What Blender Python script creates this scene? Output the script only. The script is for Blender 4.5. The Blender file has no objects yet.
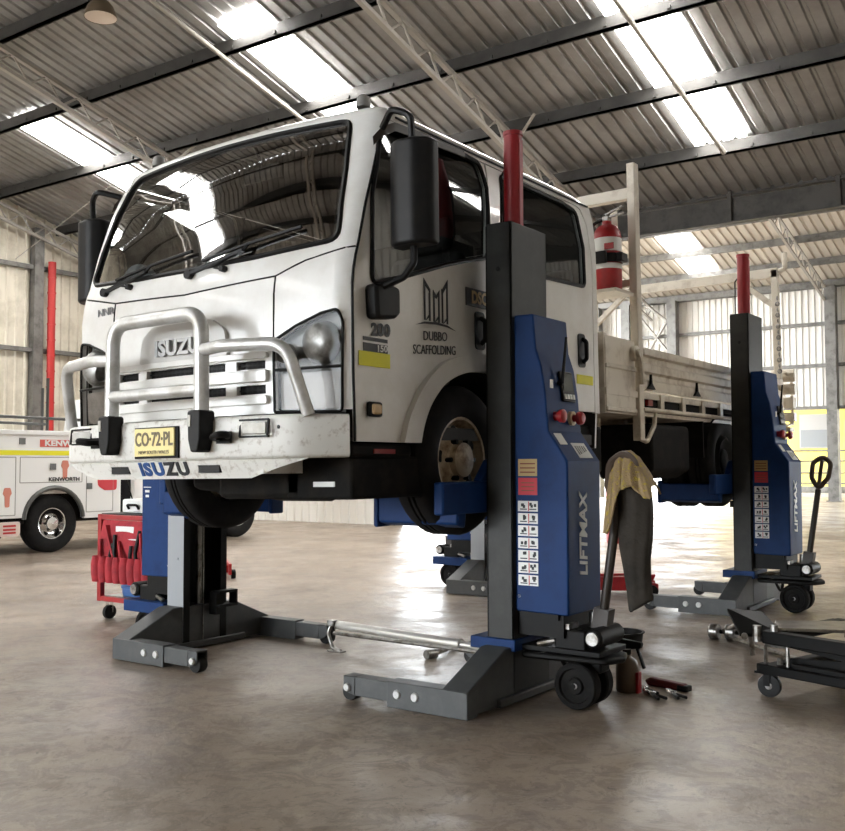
import bpy, bmesh, math, random
from mathutils import Vector, Matrix
from mathutils.geometry import delaunay_2d_cdt
random.seed(7)
PI = math.pi
COL = bpy.context.scene.collection
V = Vector

# ------------------------------------------------------------------ helpers
def lerp(a, b, t): return a + (b - a) * t
def table(tab, z):
    if z <= tab[0][0]: return tab[0][1]
    for (a, b), (c, d) in zip(tab, tab[1:]):
        if z <= c: return lerp(b, d, (z - a) / (c - a))
    return tab[-1][1]
def fillet(pts, rad, seg=5, closed=False):
    pts = [V(p) for p in pts]; n = len(pts); out = []
    for i, p in enumerate(pts):
        if not closed and i in (0, n - 1): out.append(p); continue
        r = rad[i] if isinstance(rad, (list, tuple)) else rad
        a, b = pts[i - 1], pts[(i + 1) % n]
        da, db = a - p, b - p
        if r <= 0 or da.length < 1e-6 or db.length < 1e-6: out.append(p); continue
        ang = da.angle(db)
        if ang > PI - .02: out.append(p); continue
        d = min(r / math.tan(ang / 2), da.length * .49, db.length * .49)
        s, e = p + da.normalized() * d, p + db.normalized() * d
        for k in range(seg + 1):
            t = k / seg
            out.append((1 - t) ** 2 * s + 2 * t * (1 - t) * p + t * t * e)
    return out
def inpoly(p, poly):
    x, y = p[0], p[1]; r = False; j = len(poly) - 1
    for i in range(len(poly)):
        xi, yi = poly[i][0], poly[i][1]; xj, yj = poly[j][0], poly[j][1]
        if (yi > y) != (yj > y) and x < (xj - xi) * (y - yi) / (yj - yi) + xi: r = not r
        j = i
    return r
def dens(poly, step):
    out = []
    for i in range(len(poly)):
        a, b = V(poly[i][:2]), V(poly[(i + 1) % len(poly)][:2])
        n = max(1, int((b - a).length / step))
        for k in range(n): out.append(a.lerp(b, k / n))
    return out

class MB:
    def __init__(s, M=None):
        s.v = []; s.f = []; s.mi = []; s.M = M or Matrix()
    def add(s, vs, fs, mi=0, M=None):
        b = len(s.v); T = s.M @ M if M is not None else s.M
        s.v += [T @ V(p) for p in vs]
        fl = T.determinant() < 0
        for f in fs:
            f = [b + i for i in f]
            s.f.append(f[::-1] if fl else f); s.mi.append(mi)
        return s
    def box(s, x0, x1, y0, y1, z0, z1, mi=0, M=None):
        vs = [(x, y, z) for x in (x0, x1) for y in (y0, y1) for z in (z0, z1)]
        return s.add(vs, [(0,1,3,2),(4,6,7,5),(0,4,5,1),(2,3,7,6),(0,2,6,4),(1,5,7,3)], mi, M)
    def bar(s, a, b, w, h, mi=0, up=(0,0,1)):
        a, b = V(a), V(b); d = (b - a).normalized(); u = V(up)
        if abs(d.dot(u)) > .98: u = V((0,1,0))
        r = d.cross(u).normalized() * w / 2; u = r.cross(d).normalized() * h / 2
        vs = [q + i * r + j * u for q in (a, b) for i in (-1, 1) for j in (-1, 1)]
        return s.add(vs, [(0,1,3,2),(4,6,7,5),(0,4,5,1),(2,3,7,6),(0,2,6,4),(1,5,7,3)], mi)
    def prism(s, poly, ax, a, b, mi=0, M=None):
        n = len(poly)
        def P(p, c):
            return (c, p[0], p[1]) if ax == 'x' else (p[0], c, p[1]) if ax == 'y' else (p[0], p[1], c)
        vs = [P(p, a) for p in poly] + [P(p, b) for p in poly]
        fs = [tuple(range(n))[::-1], tuple(range(n, 2*n))] + [(i, (i+1) % n, n + (i+1) % n, n + i) for i in range(n)]
        return s.add(vs, fs, mi, M)
    def tube(s, pts, r, n=10, mi=0, closed=False, caps=True):
        pts = [V(p) for p in pts]; N = len(pts); vs = []; fs = []
        ref = None
        for i, p in enumerate(pts):
            a = pts[i-1] if (i > 0 or closed) else p
            b = pts[(i+1) % N] if (i < N-1 or closed) else p
            d = (b - a)
            d = d.normalized() if d.length > 1e-9 else V((0,0,1))
            if ref is None:
                ref = V((0,0,1)) if abs(d.z) < .9 else V((1,0,0))
            x = (ref - d * ref.dot(d)).normalized(); ref = x; y = d.cross(x)
            rr = r[i] if isinstance(r, (list, tuple)) else r
            for k in range(n):
                t = 2*PI*k/n; vs.append(p + (x*math.cos(t) + y*math.sin(t)) * rr)
        for i in range(N if closed else N-1):
            for k in range(n):
                a = i*n + k; b = i*n + (k+1) % n; c = ((i+1) % N)*n
                fs.append((a, b, c + (k+1) % n, c + k))
        if caps and not closed:
            fs.append(tuple(range(n))[::-1]); fs.append(tuple((N-1)*n + k for k in range(n)))
        return s.add(vs, fs, mi)
    def cyl(s, a, b, r, n=16, r2=None, mi=0):
        return s.tube([a, b], [r, r if r2 is None else r2], n, mi)
    def lathe(s, prof, c, ax='z', n=24, mi=0, M=None):
        # prof [(radius, height)] turned about axis ax through c
        vs = []; fs = []; m = len(prof)
        for k in range(n):
            t = 2*PI*k/n; ct, st = math.cos(t), math.sin(t)
            for r, h in prof:
                p = (r*ct, r*st, h)
                p = p if ax == 'z' else (h, r*ct, r*st) if ax == 'x' else (r*st, h, r*ct)
                vs.append(V(c) + V(p))
        for k in range(n):
            for j in range(m-1):
                a = k*m + j; b = ((k+1) % n)*m + j
                fs.append((a, b, b+1, a+1))
        return s.add(vs, fs, mi, M)
    def grid(s, fn, nu, nv, mi=0):
        vs = [fn(i/nu, j/nv) for i in range(nu+1) for j in range(nv+1)]
        fs = [(i*(nv+1)+j, (i+1)*(nv+1)+j, (i+1)*(nv+1)+j+1, i*(nv+1)+j+1) for i in range(nu) for j in range(nv)]
        return s.add(vs, fs, mi)
    def patch(s, S, outer, holes=(), step=.05, off=0, thick=0, mi=0, mi2=None):
        polys = [dens(outer, step)] + [dens(h, step) for h in holes]
        pts = []; eds = []
        for pl in polys:
            b = len(pts); pts += pl; eds += [(b+i, b+(i+1) % len(pl)) for i in range(len(pl))]
        nb = len(pts)
        xs = [p[0] for p in polys[0]]; ys = [p[1] for p in polys[0]]
        x = min(xs) + step/2
        while x < max(xs):
            y = min(ys) + step/2
            while y < max(ys):
                if inpoly((x, y), polys[0]) and not any(inpoly((x, y), h) for h in polys[1:]):
                    if min((p[0]-x)**2 + (p[1]-y)**2 for p in pts[:nb]) > (step*.45)**2: pts.append(V((x, y)))
                y += step
            x += step
        rv, re, rf, *_ = delaunay_2d_cdt([V((p[0], p[1])) for p in pts], eds, [], 0, 1e-6)
        tri = []
        for f in rf:
            c = sum((rv[i] for i in f), V((0, 0))) / len(f)
            if inpoly(c, polys[0]) and not any(inpoly(c, h) for h in polys[1:]):
                for k in range(1, len(f)-1):
                    A, B, C = rv[f[0]], rv[f[k]], rv[f[k+1]]; ar = (B-A).cross(C-A)
                    if abs(ar) > 1e-9: tri.append((f[0], f[k], f[k+1]) if ar > 0 else (f[0], f[k+1], f[k]))
        def N(u, v):
            e = 1e-3
            return (V(S(u+e, v)) - V(S(u-e, v))).cross(V(S(u, v+e)) - V(S(u, v-e))).normalized()
        P = [V(S(p[0], p[1])) for p in rv]; NN = [N(p[0], p[1]) for p in rv]
        b = len(s.v)
        s.add([p + n*off for p, n in zip(P, NN)], tri, mi)
        if thick:
            m = len(rv)
            s.v += [s.M @ (p + n*(off-thick)) for p, n in zip(P, NN)]
            cnt = {}
            for f in tri:
                for i in range(3):
                    e = (f[i], f[(i+1) % 3]); cnt[e] = 1
            fl = s.M.determinant() < 0
            fs = [tuple(i + m for i in f[::-1]) for f in tri]
            mm = [mi if mi2 is None else mi2] * len(fs)
            for (a, c) in cnt:
                if (c, a) not in cnt: fs.append((a, a+m, c+m, c)); mm.append(mi)
            for f, k in zip(fs, mm):
                f = [b+i for i in f]; s.f.append(f[::-1] if fl else f); s.mi.append(k)
        return s
    def build(s, name, mats, parent=None, smooth=35, bevel=0, seg=2, recalc=True, loc=None):
        me = bpy.data.meshes.new(name)
        vs = s.v
        if loc is not None: vs = [p - V(loc) for p in vs]
        me.from_pydata([tuple(p) for p in vs], [], s.f)
        if not isinstance(mats, (list, tuple)): mats = [mats]
        for m in mats: me.materials.append(m)
        me.polygons.foreach_set('material_index', s.mi)
        if recalc:
            bm = bmesh.new(); bm.from_mesh(me); bmesh.ops.recalc_face_normals(bm, faces=bm.faces); bm.to_mesh(me); bm.free()
        if smooth:
            me.polygons.foreach_set('use_smooth', [True]*len(me.polygons))
            me.set_sharp_from_angle(angle=math.radians(smooth))
        me.update()
        o = bpy.data.objects.new(name, me); COL.objects.link(o)
        if loc is not None: o.location = loc
        if parent is not None: o.parent = parent
        if bevel:
            md = o.modifiers.new('bevel', 'BEVEL'); md.width = bevel; md.segments = seg; md.limit_method = 'ANGLE'; md.angle_limit = math.radians(40)
        return o

def bsplit(mb, name, mats, parent=None, **k):
    # one object per loose piece of the builder
    par = list(range(len(mb.v)))
    def find(i):
        while par[i] != i: par[i] = par[par[i]]; i = par[i]
        return i
    for f in mb.f:
        for i in f[1:]: par[find(i)] = find(f[0])
    grp = {}
    for f, m in zip(mb.f, mb.mi): grp.setdefault(find(f[0]), []).append((f, m))
    out = []
    for fs in grp.values():
        q = MB(); ix = {}
        for f, m in fs:
            for i in f:
                if i not in ix: ix[i] = len(q.v); q.v.append(mb.v[i])
            q.f.append([ix[i] for i in f]); q.mi.append(m)
        out.append(q.build(name, mats, parent, **k))
    return out
def tag(o, label, cat, group=None):
    o['label'] = label; o['category'] = cat
    if group: o['group'] = group
    return o
def thing(name, label, cat, loc=(0,0,0), rot=(0,0,0), group=None):
    o = bpy.data.objects.new(name, None); COL.objects.link(o); o.empty_display_size = .1
    o.location = loc; o.rotation_euler = rot
    return tag(o, label, cat, group)
def struct(mb, name, mat, label=None, cat=None, **k):
    o = mb.build(name, mat, **k); o['kind'] = 'structure'
    if label: tag(o, label, cat)
    return o
def text(s, size, org, right, up, name, mat, parent, ext=.0015, sx=1.0, bold=0, align='CENTER', shear=0):
    cu = bpy.data.curves.new('t', 'FONT'); cu.body = s; cu.size = size; cu.extrude = ext; cu.offset = bold; cu.align_x = align; cu.align_y = 'CENTER'; cu.shear = shear; cu.resolution_u = 3
    ob = bpy.data.objects.new('t', cu); COL.objects.link(ob)
    dg = bpy.context.evaluated_depsgraph_get()
    me = bpy.data.meshes.new_from_object(ob.evaluated_get(dg))
    bpy.data.objects.remove(ob); bpy.data.curves.remove(cu)
    r = V(right).normalized(); u = V(up).normalized(); n = r.cross(u)
    M = Matrix(((r.x*sx, u.x, n.x, org[0]), (r.y*sx, u.y, n.y, org[1]), (r.z*sx, u.z, n.z, org[2]), (0,0,0,1)))
    me.transform(M); me.name = name
    me.materials.clear(); me.materials.append(mat)
    o = bpy.data.objects.new(name, me); COL.objects.link(o); o.parent = parent
    return o

# ------------------------------------------------------------------ materials
def srgb(r, g, b):
    f = lambda c: (c/12.92 if c <= .04045 else ((c+.055)/1.055)**2.4)
    return (f(r/255), f(g/255), f(b/255), 1)
def mat(name, col, rough=.5, metal=0, col2=None, nscale=4, lo=.45, hi=.65, bump=0, bscale=40, coat=0, rough2=None, spec=.5):
    m = bpy.data.materials.new(name); m.use_nodes = True; nt = m.node_tree; N = nt.nodes; L = nt.links
    b = N['Principled BSDF']; b.inputs['Base Color'].default_value = col; b.inputs['Roughness'].default_value = rough
    b.inputs['Metallic'].default_value = metal; b.inputs['Coat Weight'].default_value = coat; b.inputs['Specular IOR Level'].default_value = spec
    if col2 or bump or rough2 is not None:
        tc = N.new('ShaderNodeTexCoord')
    if col2 or rough2 is not None:
        nz = N.new('ShaderNodeTexNoise'); nz.inputs['Scale'].default_value = nscale; nz.inputs['Detail'].default_value = 8; nz.inputs['Roughness'].default_value = .65
        L.new(tc.outputs['Object'], nz.inputs['Vector'])
        mr = N.new('ShaderNodeMapRange'); mr.inputs['From Min'].default_value = lo; mr.inputs['From Max'].default_value = hi
        L.new(nz.outputs['Fac'], mr.inputs['Value'])
        if col2:
            mx = N.new('ShaderNodeMix'); mx.data_type = 'RGBA'; mx.inputs['A'].default_value = col; mx.inputs['B'].default_value = col2
            L.new(mr.outputs['Result'], mx.inputs['Factor']); L.new(mx.outputs['Result'], b.inputs['Base Color'])
        if rough2 is not None:
            m2 = N.new('ShaderNodeMapRange'); m2.inputs['To Min'].default_value = rough; m2.inputs['To Max'].default_value = rough2
            L.new(mr.outputs['Result'], m2.inputs['Value']); L.new(m2.outputs['Result'], b.inputs['Roughness'])
    if bump:
        n2 = N.new('ShaderNodeTexNoise'); n2.inputs['Scale'].default_value = bscale; n2.inputs['Detail'].default_value = 5
        L.new(tc.outputs['Object'], n2.inputs['Vector'])
        bp = N.new('ShaderNodeBump'); bp.inputs['Strength'].default_value = bump; bp.inputs['Distance'].default_value = .01
        L.new(n2.outputs['Fac'], bp.inputs['Height']); L.new(bp.outputs['Normal'], b.inputs['Normal'])
    return m
def emit(name, col, st):
    m = bpy.data.materials.new(name); m.use_nodes = True; N = m.node_tree.nodes
    b = N['Principled BSDF']; b.inputs['Base Color'].default_value = (.8,.8,.8,1); b.inputs['Emission Color'].default_value = col; b.inputs['Emission Strength'].default_value = st
    return m
def glass(name, tint, refl=.06, fmax=1.0):
    m = bpy.data.materials.new(name); m.use_nodes = True; nt = m.node_tree; N = nt.nodes; L = nt.links
    for n in list(N):
        if n.type == 'BSDF_PRINCIPLED': N.remove(n)
    out = N['Material Output']
    tr = N.new('ShaderNodeBsdfTransparent'); tr.inputs['Color'].default_value = tint
    gl = N.new('ShaderNodeBsdfGlossy'); gl.inputs['Roughness'].default_value = .02
    fr = N.new('ShaderNodeFresnel'); fr.inputs['IOR'].default_value = 1.5
    mr = N.new('ShaderNodeMapRange'); mr.inputs['From Min'].default_value = .04; mr.inputs['To Min'].default_value = refl; mr.inputs['To Max'].default_value = fmax
    mx = N.new('ShaderNodeMixShader')
    L.new(fr.outputs['Fac'], mr.inputs['Value']); L.new(mr.outputs['Result'], mx.inputs['Fac'])
    L.new(tr.outputs['BSDF'], mx.inputs[1]); L.new(gl.outputs['BSDF'], mx.inputs[2]); L.new(mx.outputs['Shader'], out.inputs['Surface'])
    return m

WHITE = mat('truck_white', srgb(228,227,224), .28, col2=srgb(208,204,197), nscale=3, lo=.4, hi=.75, coat=.3, bump=.02, bscale=300)
WHITE_DIRTY = mat('bumper_white', srgb(224,222,216), .45, col2=srgb(140,122,102), nscale=26, lo=.53, hi=.80)
TRAYWHITE = mat('tray_cream', srgb(205,196,180), .45, col2=srgb(150,132,110), nscale=6, lo=.5, hi=.75)
ALU = mat('bar_alloy', srgb(205,205,203), .36, .45, col2=srgb(176,174,168), nscale=8)
BLACKP = mat('black_plastic', srgb(19,19,20), .45, col2=srgb(26,25,24), nscale=12, spec=.2)
BLACKM = mat('black_steel', srgb(12,12,12), .5, col2=srgb(20,18,16), nscale=10, spec=.15)
UNDER = mat('underbody', srgb(15,14,13), .85, col2=srgb(30,26,22), nscale=9, spec=.2)
RUBBER = mat('tyre_rubber', srgb(20,19,19), .85, col2=srgb(30,28,26), nscale=14, spec=.25)
LINING = mat('cab_lining', srgb(66,64,60), .8)
SEATM = mat('seat_cloth', srgb(52,51,50), .9)
CREAM = mat('rim_cream', srgb(190,170,140), .5, col2=srgb(120,95,70), nscale=14)
CHROME = mat('chrome', srgb(215,215,215), .15, 1)
BARM = mat('bar_zinc', srgb(225,223,218), .32, .7)
STEEL = mat('steel', srgb(150,148,145), .35, .9, col2=srgb(95,88,80), nscale=20)
COLGREY = mat('column_grey', srgb(42,42,40), .5, col2=srgb(50,50,47), nscale=10, bump=.04, bscale=250, spec=.3)
LIFTGREY = mat('lift_grey', srgb(66,68,69), .5, col2=srgb(76,77,77), nscale=10, bump=.04, bscale=250)
LIFTLIGHT = mat('lift_flange_grey', srgb(150,154,158), .4)
LIFTBLUE = mat('lift_blue', srgb(14,50,100), .55, col2=srgb(12,44,90), nscale=8, bump=.03, bscale=250, spec=.2)
RED = mat('red_paint', srgb(160,28,32), .4, col2=srgb(140,24,28), nscale=12)
RODRED = mat('rod_red', srgb(150,26,34), .45)
REDCLOTH = mat('red_canvas', srgb(165,40,50), .8, col2=srgb(130,28,38), nscale=10)
BLUETUB = mat('blue_tub', srgb(52,92,150), .5)
DARKTXT = mat('lettering_dark', srgb(40,42,46), .5)
BLUETXT = mat('lettering_blue', srgb(40,80,140), .5)
GREYTXT = mat('lettering_grey', srgb(196,200,204), .4)
REDTXT = mat('lettering_red', srgb(190,50,45), .5)
YELLOW = mat('yellow_tape', srgb(226,220,30), .5)
PLATE = mat('plate_yellow', srgb(232,216,150), .5)
STICK = mat('sticker_white', srgb(225,225,222), .5)
STICKT = mat('sticker_tan', srgb(180,150,95), .5)
STICKR = mat('sticker_red', srgb(190,30,45), .5)
LENS = mat('lamp_lens', srgb(205,205,200), .12, col2=srgb(165,162,155), nscale=5, coat=.6)
LAMPIN = mat('lamp_reflector', srgb(140,139,136), .5, .2, col2=srgb(108,107,104), nscale=7)
REFL = mat('lamp_bowl', srgb(150,149,146), .35, .4, col2=srgb(105,104,100), nscale=18)
WALLD = mat('wall_sheet_dark', srgb(178,173,164), .6, .1, col2=srgb(150,146,138), nscale=1.5)
AMBER = mat('amber_lens', srgb(200,170,130), .25)
TAILRED = mat('tail_red', srgb(130,30,25), .3)
GLASSW = glass('windscreen_glass', (.80,.82,.81,1), .42)
GLASSS = glass('side_glass', (.28,.29,.28,1), .07)
LENSG = glass('clear_lens', (.86,.86,.86,1), .012, .25)
SCREEN = mat('screen', srgb(60,66,60), .2)
SKYL = emit('skylight_sheet', (1,.985,.95,1), 11)
SKYL2 = emit('skylight_sheet_dull', (1,.99,.97,1), 4)
ROOF = mat('roof_sheet', srgb(160,159,157), .4, .55, col2=srgb(126,124,121), nscale=1.2, lo=.35, hi=.7)
ROOFB = mat('lean_roof_sheet', srgb(205,198,186), .5, .2)
WALLM = mat('wall_sheet', srgb(214,206,190), .5, .1, col2=srgb(186,177,160), nscale=1.5)
WALLW = mat('wall_sheet_white', srgb(225,222,215), .5)
GALV = mat('galv_steel', srgb(120,118,114), .5, .5, col2=srgb(92,90,86), nscale=5)
GIRD = mat('girder_steel', srgb(74,71,67), .6, .3, col2=srgb(52,50,47), nscale=5)
PURL = mat('purlin_steel', srgb(56,54,51), .6, .2, col2=srgb(42,40,38), nscale=4)
TRUSSM = mat('truss_steel', srgb(168,163,155), .5, .3)
REDPIPE = mat('red_pipe', srgb(176,40,36), .5)
UTEW = mat('ute_white', srgb(236,236,234), .3, coat=.2)
KHAKI = mat('towel_khaki', srgb(150,128,94), .95, col2=srgb(172,152,62), nscale=42, lo=.56, hi=.60, bump=.6, bscale=140)
DARKCLOTH = mat('dark_cloth', srgb(52,47,41), .95, col2=srgb(38,34,30), nscale=8, bump=.3, bscale=60)
BROWNBOT = mat('bottle_brown', srgb(92,74,56), .35)
YELLOWB = mat('yellow_render', srgb(238,216,110), .8)
CONC2 = mat('outdoor_concrete', srgb(205,198,185), .9)

def concrete():
    m = bpy.data.materials.new('stained_concrete'); m.use_nodes = True; nt = m.node_tree; N = nt.nodes; L = nt.links
    b = N['Principled BSDF']; tc = N.new('ShaderNodeTexCoord')
    def noise(sc, det=8, ro=.6, dist=0):
        n = N.new('ShaderNodeTexNoise'); n.inputs['Scale'].default_value = sc; n.inputs['Detail'].default_value = det; n.inputs['Roughness'].default_value = ro; n.inputs['Distortion'].default_value = dist
        L.new(tc.outputs['Object'], n.inputs['Vector']); return n.outputs['Fac']
    def rng(x, a, b_, c=0, d=1):
        r = N.new('ShaderNodeMapRange'); r.inputs[1].default_value = a; r.inputs[2].default_value = b_; r.inputs[3].default_value = c; r.inputs[4].default_value = d
        L.new(x, r.inputs[0]); return r.outputs[0]
    def mix(f, A, B):
        x = N.new('ShaderNodeMix'); x.data_type = 'RGBA'
        L.new(f, x.inputs['Factor'])
        for q, s_ in ((A, 'A'), (B, 'B')):
            if isinstance(q, tuple): x.inputs[s_].default_value = q
            else: L.new(q, x.inputs[s_])
        return x.outputs['Result']
    c = mix(rng(noise(.7), .35, .68), srgb(130,116,102), srgb(168,153,137))
    c = mix(rng(noise(2.6, 10, .7, .6), .55, .75), c, srgb(92,79,68))
    c = mix(rng(noise(9, 6, .7), .62, .72, 0, .55), c, srgb(188,173,156))
    c = mix(rng(noise(22, 5, .65, .8), .60, .70, 0, .6), c, srgb(66,56,48))
    c = mix(rng(noise(75, 4, .6), .66, .72, 0, .8), c, srgb(48,41,36))
    c = mix(rng(noise(5, 12, .8, 1.5), .50, .53, 0, .35), c, srgb(84,72,62))
    L.new(c, b.inputs['Base Color'])
    L.new(rng(noise(1.7, 8, .65, .4), .38, .66, .28, .6), b.inputs['Roughness'])
    bp = N.new('ShaderNodeBump'); bp.inputs['Strength'].default_value = .5; bp.inputs['Distance'].default_value = .014
    ad = N.new('ShaderNodeMath'); ad.operation = 'ADD'
    L.new(noise(3.2, 10, .6), ad.inputs[0]); L.new(rng(noise(16, 8, .7, .5), 0, 1, 0, .45), ad.inputs[1])
    L.new(ad.outputs[0], bp.inputs['Height']); L.new(bp.outputs['Normal'], b.inputs['Normal'])
    return m
CONC = concrete()

# ------------------------------------------------------------------ the shed
RZ = lambda y: 8.16 - .27 * y if y > -3 else 8.97 + .27 * (y + 3)
def corrug(mb, O, U, Vv, N, lu, lv, pitch=.2, h=.03, nv=1, mi=0):
    O, U, Vv, N = V(O), V(U), V(Vv), V(N)
    prof = []
    k = 0.
    while k < lu - 1e-6:
        for d, hh in ((0, 0), (.62, 0), (.7, 1), (.88, 1)):
            p = min(k + d*pitch, lu); prof.append((p, hh*h))
        k += pitch
    prof.append((lu, 0))
    vs = []
    for u, n in prof:
        for j in range(nv+1): vs.append(O + U*u + N*n + Vv*(lv*j/nv))
    m = nv + 1
    fs = [(i*m+j, (i+1)*m+j, (i+1)*m+j+1, i*m+j+1) for i in range(len(prof)-1) for j in range(nv)]
    mb.add(vs, fs, mi)
XL, XR, YB, YE = -14., 7.5, -17., 11.12
# floor
mb = MB(); mb.grid(lambda u, v: (lerp(-32, 30, u), lerp(-30, 60, v), 0), 4, 4)
struct(mb, 'floor', CONC, 'stained brown concrete workshop floor', 'floor')
# near roof: two slopes
def roofpatch(mb, x0, x1, y0, y1, dz=0, zf=RZ, pitch=.2, h=.03):
    a, b = V((x0, y0, zf(y0)+dz)), V((x0, y1, zf(y1)+dz))
    d = (b - a); l = d.length; d.normalize()
    corrug(mb, a, V((1,0,0)), d, V((1,0,0)).cross(d), x1-x0, l, pitch, h)
mb = MB(); roofpatch(mb, XL, XR, -2.999, YE+.3); roofpatch(mb, XL, XR, YB, -3)
struct(mb, 'ceiling', ROOF, 'grey corrugated steel roof sheets above the truck', 'ceiling')
# skylights
n = 0
for (x0, x1, y0, y1) in ((-11.05,-10.4,5.3,9.6), (-5.85,-5.18,5.0,9.6), (-1.26,-.55,3.9,9.6),
                         (-8.55,-7.45,-7.6,-3), (-8.55,-7.45,-3,-.2), (-11.5,-10.4,-15,-9.5), (-6.6,-5.4,-15,-9.5), (-2.4,-1.2,-15,-9.5), (-13.55,-12.75,-2,4.6), (5.5,6.0,5.3,9.6)):  # unseen strips after the windscreen pair are added to light truck and left wall
    n += 1; mb = MB(); roofpatch(mb, x0, x1, y0, y1, -.055)
    struct(mb, 'window_%d' % n, SKYL if y0 > 1 or x1 < -12 else SKYL2, 'translucent skylight sheet in the corrugated roof', 'skylight')
# purlins
for i, y in enumerate([YE - 1.45*k for k in range(1, 19)]):
    z = RZ(y)
    mb = MB()
    mb.box(XL, XR, y-.035, y+.035, z-.2, z-.03); mb.box(XL, XR, y-.035, y+.05, z-.2, z-.185)
    if 4 < y: # cleats and screws on the visible ones
        for k in range(28): mb.box(XL+.4+k*.77, XL+.44+k*.77, y-.055, y-.035, z-.17, z-.13)
    struct(mb, 'trim_%d' % (i+1), PURL, 'dark steel purlin under the roof sheets', 'purlin')
# eave girder: two deep channels with plates
mb = MB()
z = 5.17
mb.box(XL, XR, YE-.05, YE+.03, z-.02, z+.16); mb.box(XL, XR, YE-.08, YE+.05, z-.04, z-.02)
mb.box(XL, XR, YE-.02, YE+.05, z-.42, z-.06); mb.box(XL, XR, YE-.1, YE+.05, z-.44, z-.42)
for k in range(14): mb.box(XL+.3+k*1.55, XL+.36+k*1.55, YE-.1, YE-.02, z-.42, z+.1)
struct(mb, 'trim_30', GIRD, 'deep steel eave girder where the lower roof ends', 'girder')
# lattice trusses along the slope
def truss(i, x, y0, y1, zf=RZ, dz=-.24, gap=.27, mt=TRUSSM, bay=.55, r=.034):
    mb = MB()
    a0, a1 = V((x, y0, zf(y0)+dz)), V((x, y1, zf(y1)+dz)); b0, b1 = a0 - V((0,0,gap)), a1 - V((0,0,gap))
    mb.bar(a0, a1, .07, .05); mb.bar(b0, b1, .07, .05)
    nb = max(2, int((a1-a0).length/bay))
    for k in range(nb):
        p = a0.lerp(a1, k/nb); q = b0.lerp(b1, (k+.5)/nb); p2 = a0.lerp(a1, (k+1)/nb)
        mb.tube([p, q], .016, 6); mb.tube([q, p2], .016, 6)
    struct(mb, 'trim_%d' % i, mt, 'welded lattice truss running down the roof slope', 'truss')
for i, x in enumerate((-13.75, -8.95, -3.38, 2.4)): truss(40+i, x, -2.9, YE-.1)
for i, x in enumerate((-13.75, -8.95, -3.38, 2.4)): truss(46+i, x, YB+.1, -3.1)
# roof conduits
mb = MB(); mb.tube([(-6.06, 3.6, RZ(3.6)-.25), (-6.02, 9.4, RZ(9.4)-.22)], .03, 8); struct(mb, 'trim_50', TRUSSM, 'thin conduit running along under the middle skylight', 'conduit')
mb = MB(); mb.tube([(-.98, 4.4, RZ(4.4)-.23), (-.86, 9.6, RZ(9.6)-.22)], .035, 8); struct(mb, 'trim_51', TRUSSM, 'thin conduit crossing the right skylight', 'conduit')
mb = MB()
mb.tube([(-8.9, 8.0, 5.75), (-8.2, 7.2, 4.4)], .008, 5); mb.tube([(-8.95, 6.8, 5.9), (-8.35, 6.9, 6.2)], .022, 6); mb.tube([(-13.5, 7.0, 5.0), (-9.6, 6.8, 6.1)], .008, 5)
mb.tube([(-3.38, 8.2, 5.5), (-2.9, 8.0, 5.85)], .022, 6); mb.tube([(-8.95, 9.6, 5.05), (-8.95, 9.55, 5.5)], .02, 6)
struct(mb, 'trim_52', TRUSSM, 'thin stay rods between truss and roof', 'brace')
# left wall with girts and post
mb = MB()
corrug(mb, (XL, YB, 0), V((0,1,0)), V((0,0,1)), V((1,0,0)), YE-YB, 8.9, .2, .03)
struct(mb, 'wall_left', WALLM, 'grey corrugated wall behind the service truck', 'wall')
for i, z in enumerate((1.75, 3.37, 5.0)):
    mb = MB(); mb.box(XL+.03, XL+.15, YB, YE, z-.04, z+.04); struct(mb, 'trim_%d' % (60+i), GALV, 'horizontal girt along the left wall', 'girt')
for i, y in enumerate((7.72, 2.2)):
    mb = MB(); mb.box(XL+.03, XL+.2, y-.1, y+.1, 0, RZ(y)-.3); struct(mb, 'trim_%d' % (64+i), GALV, 'steel post on the left wall', 'post')
mb = MB(); mb.tube([(XL+.27, 7.95, 0), (XL+.27, 7.95, 5.13)], .075, 12)
for k in range(12): mb.tube([(XL+.27, 7.95, 1.4+k*.31), (XL+.27, 7.95, 1.43+k*.31)], .085, 12)
tag(mb.build('downpipe', REDPIPE), 'red vertical pipe on the corrugated wall above the service truck', 'pipe')
# back wall segment beside the opening
mb = MB(); corrug(mb, (XL, YE-.15, 0), V((1,0,0)), V((0,0,1)), V((0,-1,0)), 6.45, 5.1, .2, .03)
struct(mb, 'wall_back', WALLW, 'white corrugated wall seen under the cab', 'wall')
mb = MB(); mb.box(-7.62, -7.42, YE-.28, YE-.05, 0, 5.0); struct(mb, 'trim_70', GALV, 'steel post at the edge of the big opening', 'post')
# right and front walls (out of frame)
mb = MB(); corrug(mb, (XR, YB, 0), V((0,1,0)), V((0,0,1)), V((-1,0,0)), YE-YB, 8.9, .2, .03); struct(mb, 'wall_right', WALLD, 'corrugated wall on the right', 'wall')
mb = MB()
corrug(mb, (XL, YB, 4.6), V((1,0,0)), V((0,0,1)), V((0,1,0)), XR-XL, .6, .2, .03); corrug(mb, (-1, YB, 0), V((1,0,0)), V((0,0,1)), V((0,1,0)), XR+1, 4.6, .2, .03)
struct(mb, 'wall_front', WALLM, 'corrugated wall with a wide door behind the camera', 'wall')

mb = MB(); corrug(mb, (-18, YE+.25, 5.25), V((1,0,0)), V((0,0,1)), V((0,1,0)), 25.5, 5.4, .2, .03); struct(mb, 'wall_sun_block', WALLM, 'unseen wall added between the two roofs to keep sun off the far wall', 'wall')  # added out of view: stops sun reaching the far wall between the roofs
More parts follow.
